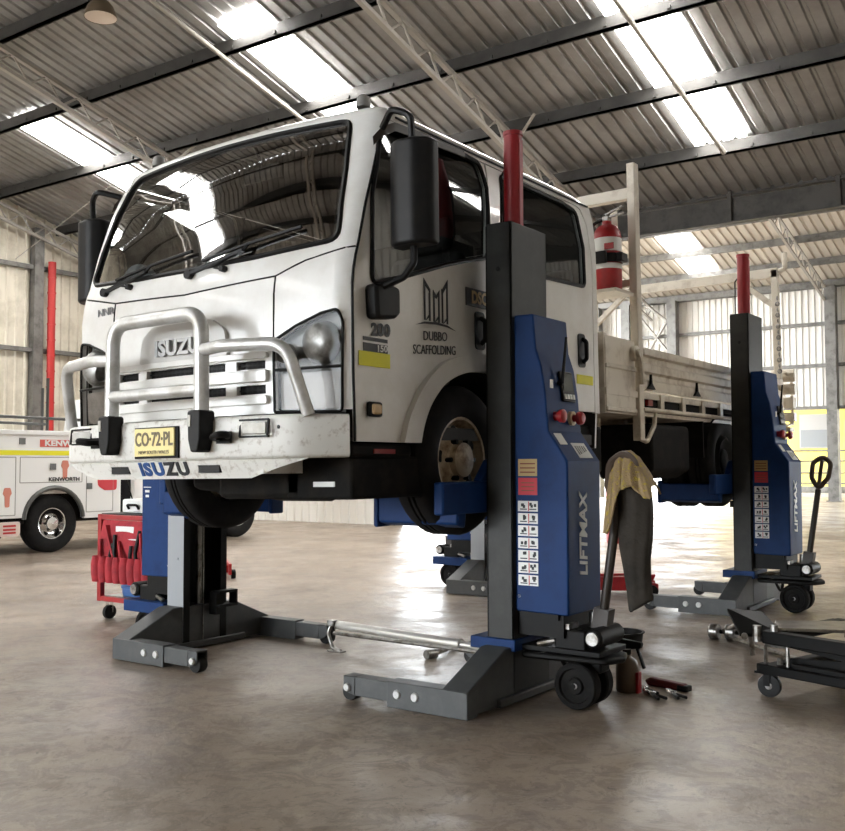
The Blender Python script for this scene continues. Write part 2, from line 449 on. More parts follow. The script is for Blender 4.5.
# ---- far shed beyond the opening
YF = 27.5
FZ = lambda y: 6.5 + .25 * (YF - y)
mb = MB(); roofpatch(mb, -18, 7.6, YE+.2, YF+.6, 0, FZ, .24, .035); struct(mb, 'ceiling_far', ROOFB, 'pale corrugated roof of the far bay', 'ceiling')
mb = MB(); roofpatch(mb, -7.35, -6.5, 17, 26, -.06, FZ, .24, .035); struct(mb, 'window_20', SKYL2, 'skylight sheet in the far bay roof', 'skylight')
for i in range(9):
    y = YF - .35 - 1.5*i; mb = MB(); mb.box(-18, 7.6, y-.04, y+.04, FZ(y)-.22, FZ(y)-.03)
    struct(mb, 'trim_%d' % (80+i), GALV, 'purlin under the far bay roof', 'purlin')
for i, x in enumerate((-3.75, -9.3)): truss(90+i, x, 16, YF-.1, FZ, -.26, .4, TRUSSM, .7)
mb = MB(); corrug(mb, (-18, YF, 2.78), V((1,0,0)), V((0,0,1)), V((0,-1,0)), 25.5, 3.75, .19, .03); struct(mb, 'wall_far', WALLW, 'pale corrugated upper wall at the far end', 'wall')
for i, z in enumerate((2.78, 4.05, 5.3, 6.42)):
    mb = MB(); mb.box(-18, 7.5, YF-.15, YF-.04, z-.05, z+.05); struct(mb, 'trim_%d' % (100+i), GALV, 'horizontal girt on the far wall', 'girt')
for i, x in enumerate((-3.62, -8.5, -10.1, -11.2)):
    mb = MB(); mb.box(x-.15, x+.15, YF-.45, YF-.15, 0, 6.4); mb.box(x-.2, x+.2, YF-.5, YF-.1, 0, .03)
    struct(mb, 'trim_%d' % (110+i), GALV, 'steel column of the far wall', 'post')
mb = MB(); mb.tube([(-9.9, YF-.3, 4.0), (-8.6, YF-.3, 5.9)], .05, 6); mb.tube([(-9.9, YF-.3, 6.3), (-8.55, YF-.3, 4.6)], .05, 6); mb.tube([(-9.4, YF-.3, 6.35), (-8.5, YF-.3, 5.6)], .05, 6)
struct(mb, 'trim_120', TRUSSM, 'crossed wind brace on the far wall', 'brace')

mb = MB(); corrug(mb, (XR, YE, 0), V((0,1,0)), V((0,0,1)), V((-1,0,0)), YF-YE, 6.5, .2, .03); corrug(mb, (XR, YE, 6.5), V((0,1,0)), V((0,0,1)), V((-1,0,0)), 14, 4, .2, .03); struct(mb, 'wall_sky_block', WALLD, 'unseen side wall added to the far bay to block sky light', 'wall')  # added side wall, blocks sky light from the lifts' outer faces
mb = MB(); roofpatch(mb, -9.2, 10, YF+.3, 37, 0, lambda y: 5.0 + .02*(y-YF), .24, .035); struct(mb, 'ceiling_added_shade', ROOFB, 'unseen awning roof added to shade the yellow building', 'awning')  # added above the opening, unseen, to dim the yellow wall
# ------------------------------------------------------------------ generic parts
def wheel(mb_t, c, ax_sign, R=.365, W=.2, ri=.215):
    x = c[0]; h = W/2
    prof = [(ri, -h*.8), (ri+.03, -h*.95), (R-.05, -h), (R-.015, -h*.85), (R, -h*.6), (R, -h*.2), (R-.012, -h*.17), (R-.012, -h*.1), (R, -h*.07), (R, h*.07), (R-.012, h*.1), (R-.012, h*.17), (R, h*.2), (R, h*.6), (R-.015, h*.85), (R-.05, h), (ri+.03, h*.95), (ri, h*.8), (ri, -h*.8)]
    mb_t.lathe(prof, c, 'x', 40)
def road_wheel(root, x, y, z, s, R=.365, W=.2, ri=.21, name='wheel', rimm=CREAM, deep=.05, nuts=True):
    t = MB(); wheel(t, (x, y, z), s, R, W, ri); tyre = t.build(name, RUBBER, root, 40)
    m = MB(); o = x + s*W*.36
    m.lathe([(ri+.012, o-x+s*.01), (ri-.012, o-x+s*.005), (ri-.02, o-x-s*deep*.6), (ri*.8, o-x-s*deep), (ri*.62, o-x-s*deep*.5), (ri*.42, o-x-s*deep*.2), (ri*.4, o-x+s*.02), (0.001, o-x+s*.03)], (x, y, z), 'x', 36)
    rim = m.build('rim', rimm, tyre, 40)
    m = MB()
    for k in range(5):
        a = 2*PI*k/5 + .5; m.lathe([(.001, 0), (.03, 0)], (o - s*deep*.62 + s*.006, y+ri*.68*math.cos(a), z+ri*.68*math.sin(a)), 'x', 12)
    for k in range(6):
        a = 2*PI*k/6; yy, zz = y+ri*.48*math.cos(a), z+ri*.48*math.sin(a); m.cyl((o-s*.02, yy, zz), (o+s*.015, yy, zz), .012, 6)
    if nuts: bsplit(m, 'wheel_nut', BLACKM, tyre)
    return tyre
# ------------------------------------------------------------------ the truck (local frame, then rolled a little on its lifts)
ROLL = math.radians(-.8)
truck = thing('truck', 'white crew cab tray truck with bull bar raised on four lifts', 'truck', (-1.2*math.sin(ROLL), 0, 1.2-1.2*math.cos(ROLL)), (0, ROLL, 0))
WT = [(1.0,.915),(1.3,.92),(2.4,.918),(2.58,.905),(2.69,.885)]
YC = [(1.0,-.555),(1.5,-.57),(1.86,-.57),(1.97,-.555),(2.03,-.525),(2.24,-.47),(2.45,-.40),(2.59,-.34),(2.69,-.28)]
RC = .065; XC = .855; UM = XC + RC*PI/2*.8
def SF(u, z):
    w = table(WT, z); xc = w - RC; s = 1 if u >= 0 else -1; a = abs(u)
    k = .065 if z < 2.0 else .06 + .015*min(1, (z-2)/.7)
    x = min(a, XC)/XC*xc; y = table(YC, z) + k*(x/.8)**2
    if a > XC:
        t = (a - XC)/RC; return V((s*(xc + RC*math.sin(t)), y + RC*(1-math.cos(t)), z))
    return V((s*x, y, z))
def SB(v, z): return V((-v, 1.9, z))
def ydoor(z): return SF(UM, z).y
def SS(y, z):
    w = table(WT, z); xc = w - RC
    ys = SF(XC, z).y + RC
    if y < ys:
        t = min(1, (ys-y)/RC); return V((xc + RC*math.sqrt(max(0, 1-t*t)), y, z))
    return V((w, y, z))
# windscreen outline in (u,z)
ws = fillet([(-.84,2.065,0),(-.4,2.035,0),(0,2.028,0),(.4,2.035,0),(.84,2.065,0),(.80,2.45,0),(.765,2.665,0),(.35,2.675,0),(0,2.678,0),(-.35,2.675,0),(-.765,2.665,0),(-.80,2.45,0)], [.05,.2,.2,.2,.05,.2,.06,.2,.2,.2,.06,.2], 4, True)
def scale_poly(pl, dx, dz):
    cx = sum(p[0] for p in pl)/len(pl); cz = sum(p[1] for p in pl)/len(pl)
    wx = max(p[0] for p in pl)-cx; wz = max(p[1] for p in pl)-cz
    return [(cx+(p[0]-cx)*(1+dx/wx), cz+(p[1]-cz)*(1+dz/wz)) for p in pl]
R2 = lambda x0, x1, z0, z1: [(x0,z0),(x1,z0),(x1,z1),(x0,z1)]
slots = []
for (z0, z1) in ((1.528,1.566),(1.418,1.458)):
    for (a, b) in ((-.50,-.335),(-.27,.27),(.335,.50)): slots.append(R2(a, b, z0, z1))
lamp = fillet([(.545,1.335,0),(.885,1.325,0),(.895,1.70,0),(.875,1.758,0),(.79,1.745,0),(.66,1.70,0),(.545,1.645,0)], [.01,.02,.02,.03,.05,.05,.02], 3, True)
lampL = [(-p[0], p[1]) for p in lamp][::-1]
def seg_u(z): return [(UM, z)]
zs = [1.2,1.4,1.6,1.8,1.95,2.05,2.2,2.4,2.55,2.69]
outer = [(-UM,1.335),(-.55,1.33),(.55,1.33),(UM,1.335)] + [(UM, z) for z in zs[2:]] + [(-UM, z) for z in zs[2:][::-1]]
mb = MB(); mb.patch(SF, outer, [scale_poly(ws, .004, .004)] + slots + [lamp, lampL], .05, 0, .025, 0, 1)
cab = mb.build('cab_shell', [WHITE, LINING], truck, 40, recalc=False)
# roof cap
def outline(z):
    r = [SF(-UM + 2*UM*i/40, z) for i in range(41)]
    e = [V((table(WT, z), lerp(ydoor(z)+.02, 1.9, i/12), z)) for i in range(13)]
    e[-1].x -= .03; e[-2].x -= .004
    bk = [V((lerp(.8, -.8, i/8), 1.92, z)) for i in range(9)]
    return r + e + bk + [V((-p.x, p.y, p.z)) for p in e[::-1]]
ol = outline(2.69); NO = len(ol); vs = []; fs = []
SS_ = [1, .995, .98, .955, .92, .87, .8, .65, .45, .2]
for s_ in SS_:
    for p in ol:
        vs.append(V((p.x*s_, .8+(p.y-.8)*s_, 2.69 + .095*math.sqrt(max(0, 1-s_**6)))))
for i in range(len(SS_)-1):
    for k in range(NO): fs.append((i*NO+k, i*NO+(k+1) % NO, (i+1)*NO+(k+1) % NO, (i+1)*NO+k))
fs.append(tuple((len(SS_)-1)*NO+k for k in range(NO)))
MB().add(vs, fs).add([p+V((0,0,-.03)) for p in [V((q.x*.98, .8+(q.y-.8)*.98, q.z)) for q in ol]], [tuple(range(NO))], 1).build('cab_roof', [WHITE, LINING], truck, 60, recalc=False)
mb = MB(); mb.patch(SB, [(-.89,1.2),(.89,1.2),(.905,1.5),(.90,2.5),(.87,2.7),(-.87,2.7),(-.90,2.5),(-.905,1.5)], [fillet([(-.5,2.1,0),(.5,2.1,0),(.5,2.5,0),(-.5,2.5,0)], .05, 3, True)], .1, 0, .02, 0, 1)
mb.build('cab_back_panel', [WHITE, LINING], truck)
mb = MB(); mb.patch(SB, fillet([(-.5,2.1,0),(.5,2.1,0),(.5,2.5,0),(-.5,2.5,0)], .05, 3, True), [], .2, -.01)
mb.build('back_window', GLASSS, truck)
mb = MB(); mb.patch(SF, ws, [], .05, -.004); mb.build('windscreen', GLASSW, truck, 60, recalc=False)
mb = MB(); mb.tube([SF(*p[:2]) for p in dens(ws, .04)], .013, 6, closed=True); mb.build('windscreen_seal', BLACKP, truck)
# windscreen frit band
mb = MB(); mb.patch(SF, scale_poly(ws, -.005, -.005), [scale_poly(ws, -.035, -.03)], .05, -.01); mb.build('windscreen_border', BLACKP, truck, recalc=False)
# front panel gaps
mb = MB()
def line(pts, r=.0045):
    d = []
    for a, b in zip(pts, pts[1:]):
        n = max(2, int(math.hypot(b[0]-a[0], b[1]-a[1])/.04))
        d += [SF(lerp(a[0], b[0], k/n), lerp(a[1], b[1], k/n)) for k in range(n)]
    d.append(SF(*pts[-1])); mb.tube(d, r, 5)
line([(-.86,1.99),(-.55,1.93),(0,1.905),(.55,1.93)]); line([(.55,1.93),(.545,1.65)]); line([(-.55,1.93),(-.545,1.65)]); line([(.55,1.93),(.70,1.985),(UM-.01,2.03)])
mb.build('panel_gap', BLACKP, truck)
# grille: dark mesh behind, bars in front, raised emblem shield
mb = MB(); mb.patch(SF, R2(-.53,.53,1.33,1.66), [], .1, -.035); g = mb.build('grille', BLACKM, truck)
mb = MB()
for k in range(34):
    u = -.5 + k/33; mb.patch(SF, R2(u-.004,u+.004,1.41,1.57), [], .08, -.02)
for z in (1.437, 1.548): mb.patch(SF, R2(-.51,.51,z-.003,z+.003), [], .08, -.018)
mb.build('grille_mesh', BLACKP, g)
mb = MB()
for z0, z1, u1 in ((1.572,1.60,.52),(1.47,1.522,.52),(1.372,1.412,.52)):
    mb.patch(SF, fillet([(-u1,z0,0),(u1,z0,0),(u1,z1,0),(-u1,z1,0)], .012, 2, True), [], .05, .022, .03)
mb.build('grille_bar', WHITE, g, 40, .008)
sh = fillet([(-.30,1.60,0),(.30,1.60,0),(.28,1.72,0),(.2,1.77,0),(-.2,1.77,0),(-.28,1.72,0)], [.01,.01,.05,.06,.06,.05], 4, True)
mb = MB(); mb.patch(SF, sh, [], .05, .02, .03); mb.build('emblem_panel', mat('emblem_grey', srgb(196,194,190), .35), g, 40, .006)
text('ISUZU', .098, (0, -.605, 1.655), (1,0,0), (0,0,1), 'lettering', mat('emblem_chrome', srgb(150,150,150), .3, .6), g, .008, 1.15, .004)
text('NNR', .055, SF(-.63,1.895)+V((0,-.004,0)), (1,-.14,0), (0,0,1), 'lettering', mat('nnr_grey', srgb(140,140,142), .4, .4), cab, .003, 1.35, .0)
mb = MB(); mb.patch(SF, R2(-.56,.56,1.29,1.36), [], .08, -.03, .03); mb.build('lower_grille_gap', BLACKM, truck)
# headlights
for s in (1, -1):
    F = (lambda u, v, s=s: SF(s*u, v))
    S_ = Matrix.Scale(1, 4)
    pl = lamp if s == 1 else lampL
    mb = MB(); mb.patch(SF, pl, [], .05, -.055); h = mb.build('headlight', LAMPIN, truck)
    mb = MB(); c = SF(s*.765, 1.625); mb.lathe([(.001,-.02),(.04,-.018),(.075,-.005),(.092,.02),(.095,.05)], c + V((0,-.0,0)), 'y', 28); mb.lathe([(.03,-.035),(.035,-.03),(.035,-.015)], c + V((0,.02,0)), 'y', 20); mb.build('main_lamp', REFL, h, 50)
    mb = MB(); mb.patch(SF, pl, [], .04, .002); mb.build('lens', LENSG, h, 60, recalc=False)
    mb = MB()
    for (u, z, r) in ((.625,1.585,.045),):
        c = SF(s*u, z); mb.lathe([(.001,.035),(r*.5,.03),(r*.9,.0),(r,-.03)], c + V((0,.0,0)), 'y', 20)
    mb.build('reflector_bowl', REFL, h)
    mb = MB()
    pts = [SF(s*u, 1.515)+V((0,-.004,0)) for u in [.55+.34*k/8 for k in range(9)]]
    mb.tube(pts, .007, 5)
    mb.build('lens_divider', BLACKP, h)
    mb = MB(); mb.patch(SF, [(.56,1.345),(.87,1.34),(.875,1.50),(.56,1.50)] if s == 1 else [(-.56,1.345),(-.56,1.50),(-.875,1.50),(-.87,1.34)], [], .05, -.03); mb.build('indicator_lens', mat('lower_lens_%s' % 'ab'[s > 0], srgb(150,141,132), .3, col2=srgb(118,110,102), nscale=9), h)
    mb = MB()
    for p, q in zip([SF(s*a[0] if s == 1 else -a[0], a[1]) for a in dens(lamp, .05)], [0]*999): pass
    mb.tube([SF(s*p[0], p[1]) for p in dens(lamp, .04)], .007, 5, closed=True); mb.build('lamp_seal', BLACKP, h)
# wipers
mb0 = None
for (u0, z0, u1, z1) in ((-.66,2.0,-.03,2.10),(.02,2.0,.62,2.125)):
    mb = MB()
    a, b = SF(u0, z0), SF(u1, z1); off = V((0,-.03,.006))
    mb.lathe([(.001,.0),(.022,.0),(.022,.03),(.001,.035)], a + V((0,-.03,0)), 'y', 12)
    mid = a.lerp(b, .55)
    mb.bar(a+V((0,-.02,.0)), mid+off, .022, .014); w = mb.build('wiper', BLACKP, truck)
    mb = MB()
    c0, c1 = SF(lerp(u0,u1,.12), lerp(z0,z1,.12)+.045), SF(u1+.03, z1+.02)
    mb.tube([c0+V((0,-.016,0)), c0.lerp(c1,.5)+V((0,-.03,0)), c1+V((0,-.016,0))], .009, 6)
    mb.tube([mid+off, c0.lerp(c1,.5)+V((0,-.03,0))], .008, 6); mb.build('wiper_blade', BLACKP, w)
for u in (-.44, .24):
    mb = MB(); c = SF(u, 2.0); mb.lathe([(.001,-.03),(.014,-.03),(.016,0),(.001,.0)], c, 'y', 10); mb.bar(c+V((0,-.02,0)), c+V((-.05,-.02,.01)), .012, .01); mb.build('washer_nozzle', BLACKP, truck)
# ---- sides
def catmull(p, n=4):
    p = [V((a, b, 0)) for a, b in p]; q = [p[0]*2-p[1]] + p + [p[-1]*2-p[-2]]; out = []
    for i in range(1, len(q)-2):
        for k in range(n):
            t = k/n; a, b, c, d = q[i-1:i+3]
            out.append(.5*((2*b) + (c-a)*t + (2*a-5*b+4*c-d)*t*t + (3*b-a-3*c+d)*t**3))
    return out + [p[-1]]
arch_o = catmull([(-.135,1.2),(-.105,1.29),(-.06,1.365),(.015,1.455),(.12,1.54),(.245,1.60),(.42,1.637),(.60,1.648),(.80,1.637),(1.0,1.59),(1.15,1.51),(1.26,1.42)])
arch_i = catmull([(-.01,1.2),(.015,1.28),(.06,1.36),(.12,1.425),(.20,1.485),(.32,1.532),(.45,1.556),(.6,1.563),(.75,1.556),(.9,1.525),(1.02,1.475),(1.12,1.39),(1.17,1.29),(1.19,1.2)])
win1 = fillet([(-.325,1.885,0),(-.10,1.945,0),(.23,2.052,0),(.40,2.10,0),(.632,2.155,0),(.648,2.52,0),(.60,2.645,0),(.45,2.655,0),(.1,2.645,0),(-.14,2.63,0),(-.235,2.56,0),(-.315,2.28,0)], [.03,.2,.2,.2,.05,.05,.05,.1,.1,.06,.05,.1], 4, True)
win2 = fillet([(.80,2.12,0),(1.3,2.15,0),(1.735,2.165,0),(1.725,2.40,0),(1.665,2.615,0),(1.5,2.635,0),(1.0,2.635,0),(.80,2.635,0)], [.05,.2,.04,.1,.05,.1,.1,.05], 4, True)
def sweepz(y, z0, z1, n=8): return [(y, lerp(z0, z1, i/n)) for i in range(n+1)]
for s in (1, -1):
    M = Matrix.Scale(s, 4, V((1,0,0)))
    d1 = [(ydoor(z)+.008, z) for z in [2.655-(2.655-1.2)*i/16 for i in range(17)]] + [(p[0], p[1]) for p in arch_o if p[0] < .655][0:] + [(.655,1.652),(.655,2.655)]
    d1 = [d1[i] for i in range(len(d1))]
    d2 = [(.669,1.652)] + [(p[0], p[1]) for p in arch_o if p[0] > .68] + [(1.3,1.415),(1.832,1.415),(1.838,2.3),(1.80,2.55),(1.74,2.64),(1.70,2.655),(.669,2.655)]
    D1 = scale_poly(d1, .006, .006); D2 = scale_poly(d2, .006, .006)
    # body side frame around the doors
    out = [(ydoor(z)-.012, z) for z in [2.69-(2.69-2.66)*i for i in (0, 1)]] 
    frame = [(ydoor(2.69),2.69),(ydoor(2.665)+.004,2.662),(1.70,2.662),(1.75,2.648),(1.808,2.555),(1.846,2.3),(1.84,1.41),(1.90,1.41),(1.90,2.3),(1.90,2.6),(1.885,2.69)]
    mb = MB(M); mb.patch(SS, frame, [], .05, 0, .02, 0, 1); mb.patch(SS, R2(.655,.669,1.66,2.66), [], .05, -.012, .02, 2)
    mb.build('cab_side_frame', [WHITE, LINING, BLACKP], truck, 40)
    for nm, dd, wn in (('front_door', d1, win1), ('rear_door', d2, win2)):
        mb = MB(M); mb.patch(SS, dd, [wn], .05, 0, .025, 0, 1); door = mb.build(nm, [WHITE, LINING], truck, 40)
        mb = MB(M); mb.patch(SS, wn, [], .12, -.012); mb.build('side_window', GLASSS, door, 60)
        mb = MB(M); mb.tube([SS(*p[:2])+V((.001,0,0)) for p in dens(wn, .04)], .012, 6, closed=True); mb.build('window_seal', BLACKP, door)
        (y0, y1, z0, z1) = (.495,.585,1.675,1.865) if nm == 'front_door' else (1.625,1.715,1.675,1.875)
        mb = MB(M); mb.patch(SS, fillet([(y0,z0,0),(y1,z0,0),(y1,z1,0),(y0,z1,0)], .025, 4, True), [], .05, .006, .012)
        hd = mb.build('door_handle', BLACKP, door, 40)
        mb = MB(M); mb.tube(fillet([(.925,lerp(y0,y1,.6),z0+.03),(.95,lerp(y0,y1,.6),z0+.05),(.95,lerp(y0,y1,.6),z1-.05),(.925,lerp(y0,y1,.6),z1-.03)], .02, 3), .013, 8); mb.build('pull', BLACKM, hd)
        if nm == 'front_door' and s == 1: fdoor = door
        if nm == 'rear_door' and s == 1: rdoor = door
    # inner dark behind gaps
    # wheel arch flare
    loop = [(p[0], p[1]) for p in arch_o] + [(1.2,1.2)][:0] + [(p[0], p[1]) for p in arch_i[::-1]]
    mb = MB(M); mb.patch(SS, loop, [], .035, .03, .06); mb.build('wheel_arch', WHITE, truck, 50, .014, 3)
    mb = MB(M)
    mb.grid(lambda u, v: (lerp(.90,.45,v), table([(i/(len(arch_i)-1), p[0]) for i, p in enumerate(arch_i)], u), table([(i/(len(arch_i)-1), p[1]) for i, p in enumerate(arch_i)], u)), 24, 3)
    mb.box(.42,.46,-.1,1.3,1.1,1.6); mb.build('arch_liner', UNDER, truck)
    # side repeater and small stickers
    mb = MB(M); mb.box(.92,.945,-.375,-.285,1.305,1.37); mb.build('side_indicator', BLACKP, truck, 40, .01)
    mb = MB(M); mb.box(.94,.958,-.365,-.305,1.315,1.36); mb.build('indicator_lens', AMBER, truck, 40, .012)
    # step and under-rocker
    mb = MB(M); mb.box(.40,.90,-.45,-.02,1.135,1.195)
    if s == 1: mb.box(.5,.88,-.42,.12,.955,1.14)
    mb.build('cab_step', UNDER, truck, 40, .015)
    if s == 1:
        mb = MB(M); mb.box(.9,.905,-.30,-.15,1.15,1.17); mb.build('step_reflector', TAILRED, truck)
    # mirror
    mb = MB(M)
    mb.prism(fillet([(.99,-.28,0),(1.05,-.335,0),(1.15,-.33,0),(1.21,-.27,0),(1.205,-.21,0),(1.0,-.205,0)], [.05,.08,.08,.06,.02,.02], 8, True), 'z', 2.03, 2.485)
    mr = mb.build('side_mirror', BLACKP, truck, 50, .035, 4)
    mb = MB(M); mb.box(1.015,1.19,-.206,-.2,2.06,2.46); mb.build('mirror_glass', CHROME, mr)
    mb = MB(M); mb.tube(fillet([(.91,-.22,2.60),(1.02,-.30,2.635),(1.10,-.27,2.60),(1.10,-.26,2.46)], .05, 4), .016, 8); mb.build('mirror_arm', BLACKP, mr)
    mb = MB(M); mb.tube(fillet([(1.10,-.26,2.06),(1.10,-.26,1.96),(1.06,-.28,1.90),(.95,-.33,1.85)], .04, 4), .016, 8); mb.build('mirror_arm', BLACKP, mr)
    mb = MB(M); mb.prism(fillet([(-.365,1.72,0),(-.23,1.735,0),(-.20,1.76,0),(-.20,1.87,0),(-.28,1.885,0),(-.375,1.87,0)], .025, 3, True), 'x', .915, .985); mb.build('mirror_bracket', BLACKP, mr, 40, .015)
    mb = MB(M); mb.tube([SF(UM, z)+V((.0,-.001,0)) for z in [1.2+1.46*k/24 for k in range(25)]], .006, 6); mb.build('door_gap', BLACKP, truck)
    # weather shield and gutter
    mb = MB(M); mb.patch(SS, [(-.275,2.50),(-.225,2.555),(-.13,2.605),(.1,2.615),(.45,2.63),(.45,2.665),(.1,2.66),(-.13,2.645),(-.215,2.60),(-.265,2.54)], [], .05, .016, .006); mb.build('weather_shield', mat('smoke_shield', srgb(58,50,42), .3), truck, 40)
    mb = MB(M); mb.tube([SS(y, 2.682)+V((.006,0,0)) for y in [-.1+1.95*k/20 for k in range(21)]], .006, 6); mb.build('roof_gutter', BLACKP, truck)
    mb = MB(M); mb.lathe([(.035,0),(.035,.02),(.028,.05),(.012,.062),(.001,.064)], (.72,-.12,2.76), 'z', 16); mb.build('marker_lamp', LAMPIN, truck)
text('DUBBO', .062, (.924, .147, 1.70), (0,1,.07), (0,0,1), 'lettering', DARKTXT, fdoor, .001, .95)
text('SCAFFOLDING', .062, (.924, .142, 1.635), (0,1,.07), (0,0,1), 'lettering', DARKTXT, fdoor, .001, .86)
mb = MB()
X0 = .9215
def blade(pl): mb.prism(pl, 'x', X0, X0+.002)
for (y, zt0, zt1) in ((.06,1.965,1.92),(.135,1.91,1.925),(.205,1.935,1.985)):
    blade([(y,1.77),(y+.012,1.77),(y+.012,zt0-.02),(y,zt0)]); blade([(y+.04,1.77),(y+.052,1.77),(y+.052,zt1),(y+.04,zt1-.02)])
    blade([(y,zt0),(y+.012,zt0-.03),(y+.052,zt1-.01),(y+.052,zt1)]) if False else None
    blade([(y+.012,1.77),(y+.016,1.77),(y+.045,1.79),(y+.04,1.80)])
blade([(.06,1.965),(.068,1.935),(.112,1.90),(.112,1.918)]); blade([(.135,1.90),(.16,1.88),(.187,1.91),(.187,1.925),(.16,1.897),(.135,1.92)]); blade([(.205,1.90),(.257,1.96),(.257,1.985),(.205,1.925)])
blade([(-.01,1.74),(.06,1.762),(.16,1.77),(.25,1.765),(.32,1.745),(.25,1.755),(.16,1.758),(.06,1.752)])
mb.build('logo', DARKTXT, fdoor, 0)
mb = MB(); mb.box(.921,.926,.415,.66,1.885,1.975); sg = mb.build('door_sign', mat('sign_black', srgb(30,29,27), .4), fdoor)
text('DSC', .085, (.927,.535,1.93), (0,1,.03), (0,0,1), 'lettering', mat('sign_cream', srgb(226,196,140), .4), sg, .001, .9, .003)
text('200', .075, (.924,-.27,1.683), (0,1,.05), (0,0,1), 'lettering', DARKTXT, fdoor, .001, 1.2, .003)
mb = MB(); mb.box(.921,.923,-.39,-.22,1.632,1.648); mb.box(.921,.923,-.39,-.22,1.585,1.622); pl = mb.build('badge', DARKTXT, fdoor)
text('150', .04, (.9245,-.262,1.603), (0,1,.05), (0,0,1), 'lettering', STICK, pl, .0008, 1.3, .001)
mb = MB(); mb.box(.921,.924,-.42,-.205,1.522,1.585); mb.build('reflective_tape', YELLOW, fdoor)
mb = MB(); mb.box(.921,.924,1.60,1.81,1.575,1.63); mb.build('reflective_tape', YELLOW, rdoor)
# ---- interior
mb = MB(); mb.box(-.88,.88,-.40,1.86,1.22,1.28); mb.box(-.85,.85,-.42,-.1,1.28,1.75)
mb.prism(fillet([(-.44,1.7,0),(-.47,2.0,0),(-.25,2.03,0),(-.12,1.9,0),(-.08,1.7,0)], .04, 3, True), 'x', -.84, .84); mb.build('dashboard', mat('dash_grey', srgb(62,62,62), .7), truck, 40)
for x in (-.45, .1, .5):
    w_ = .5 if x != .1 else .0
    if w_ == 0: continue
    mb = MB(); mb.box(x-.24,x+.24,.12,.58,1.5,1.66); st = mb.build('seat', SEATM, truck, 40, .05, 3)
    mb = MB(); mb.prism([(.52,1.62),(.62,1.62),(.76,2.22),(.66,2.24)], 'x', x-.23, x+.23); mb.build('backrest', SEATM, st, 40, .04, 3)
    mb = MB(); mb.box(x-.13,x+.13,.69,.78,2.26,2.44); mb.build('headrest', SEATM, st, 40, .04, 3)
mb = MB(); mb.box(-.8,.8,1.3,1.75,1.4,1.62); mb.prism([(1.66,1.6),(1.78,1.6),(1.86,2.3),(1.76,2.3)], 'x', -.8, .8); mb.build('rear_bench', SEATM, truck, 40, .04)
mb = MB(); c = V((-.45,.02,2.0)); 
A = V((1,0,0)); B = V((0,.55,.83)).normalized()
mb.tube([c + A*.21*math.cos(2*PI*k/28) + B*.21*math.sin(2*PI*k/28) for k in range(28)], .015, 8, closed=True)
for a in (.3, 2.84, 4.71): mb.tube([c, c + A*.2*math.cos(a) + B*.2*math.sin(a)], .013, 6)
mb.tube([c, c+V((0,-.28,-.2))], .03, 8); mb.build('steering_wheel', BLACKP, truck)
mb = MB(); mb.prism([(-.62+.135*math.cos(PI*k/14), 2.02+.15*math.sin(PI*k/14)) for k in range(15)],'y',-.36,-.30); mb.build('instrument_cowl', mat('cowl_grey', srgb(150,156,160), .6), truck, 40, .015)
mb = MB(); mb.box(.02,.26,-.20,-.165,2.50,2.58); mb.tube([(.14,-.19,2.56),(.14,-.24,2.66)], .01, 6); mb.build('rear_view_mirror', BLACKP, truck, 40, .02)
# ---- bumper
BP = [(0,-.724),(.2,-.722),(.4,-.712),(.6,-.69),(.7,-.668),(.77,-.638),(.83,-.58),(.88,-.52),(.915,-.475)]
path = catmull(BP)
full = [V((-p.x, p.y, 0)) for p in path[::-1]][:-1] + list(path)
def sweep(mb, prof, closed=True, xmax=9):
    pts = [p for p in full if abs(p.x) <= xmax]; vs = []; n = len(prof)
    for i, p in enumerate(pts):
        d = (pts[min(i+1, len(pts)-1)] - pts[max(i-1, 0)]).normalized(); nrm = V((d.y, -d.x, 0))
        for o, z in prof: vs.append(p + nrm*o + V((0,0,z)))
    fs = [(i*n+k, (i+1)*n+k, (i+1)*n+(k+1) % n, i*n+(k+1) % n) for i in range(len(pts)-1) for k in range(n)]
    fs += [tuple(range(n)), tuple((len(pts)-1)*n+k for k in range(n))[::-1]]
    mb.add(vs, fs)
mb = MB(); sweep(mb, [(-.10,1.315),(-.02,1.315),(-.006,1.31),(0,1.296),(0,1.15),(-.006,1.138),(-.02,1.134),(-.10,1.134)])
mb.box(-.68,.68,-.63,-.5,1.15,1.30); bump = mb.build('bumper', WHITE_DIRTY, truck, 50)
mb = MB()
sk = [(-.80,1.13),(.80,1.13),(.52,1.052),(-.52,1.052)]
def SK(u, z): 
    y = table([(0,-.724),(.4,-.712),(.6,-.69),(.7,-.668),(.8,-.62)], abs(u)); return V((u, y + .012 + (1.13-z)*.45, z))
mb.patch(SK, sk, [R2(-.37,-.235,1.075,1.112), R2(.235,.37,1.075,1.112)], .05, 0, .04); mb.box(-.6,.6,-.66,-.4,1.07,1.13); mb.build('bumper_skirt', WHITE_DIRTY, bump, 40)
for x in (-.30, .30): mb = MB(); mb.box(x-.065,x+.065,-.69,-.66,1.078,1.11); mb.build('skirt_lamp', BLACKP, bump)
for ch, x, m in (('I',-.14,BLUETXT),('S',-.095,BLUETXT),('U',-.02,BLUETXT),('Z',.06,DARKTXT),('U',.14,DARKTXT)):
    text(ch, .085, SK(x, 1.094)+V((0,-.002,0)), (1,0,0), (0,-.41,.91), 'lettering', m, bump, .002, 1.25, .004)
for s in (1, -1): mb = MB(); mb.box(s*.585-.07, s*.585+.07, -.705, -.69, 1.235, 1.285); mb.build('bumper_lamp', LENS, bump, 40, .004)
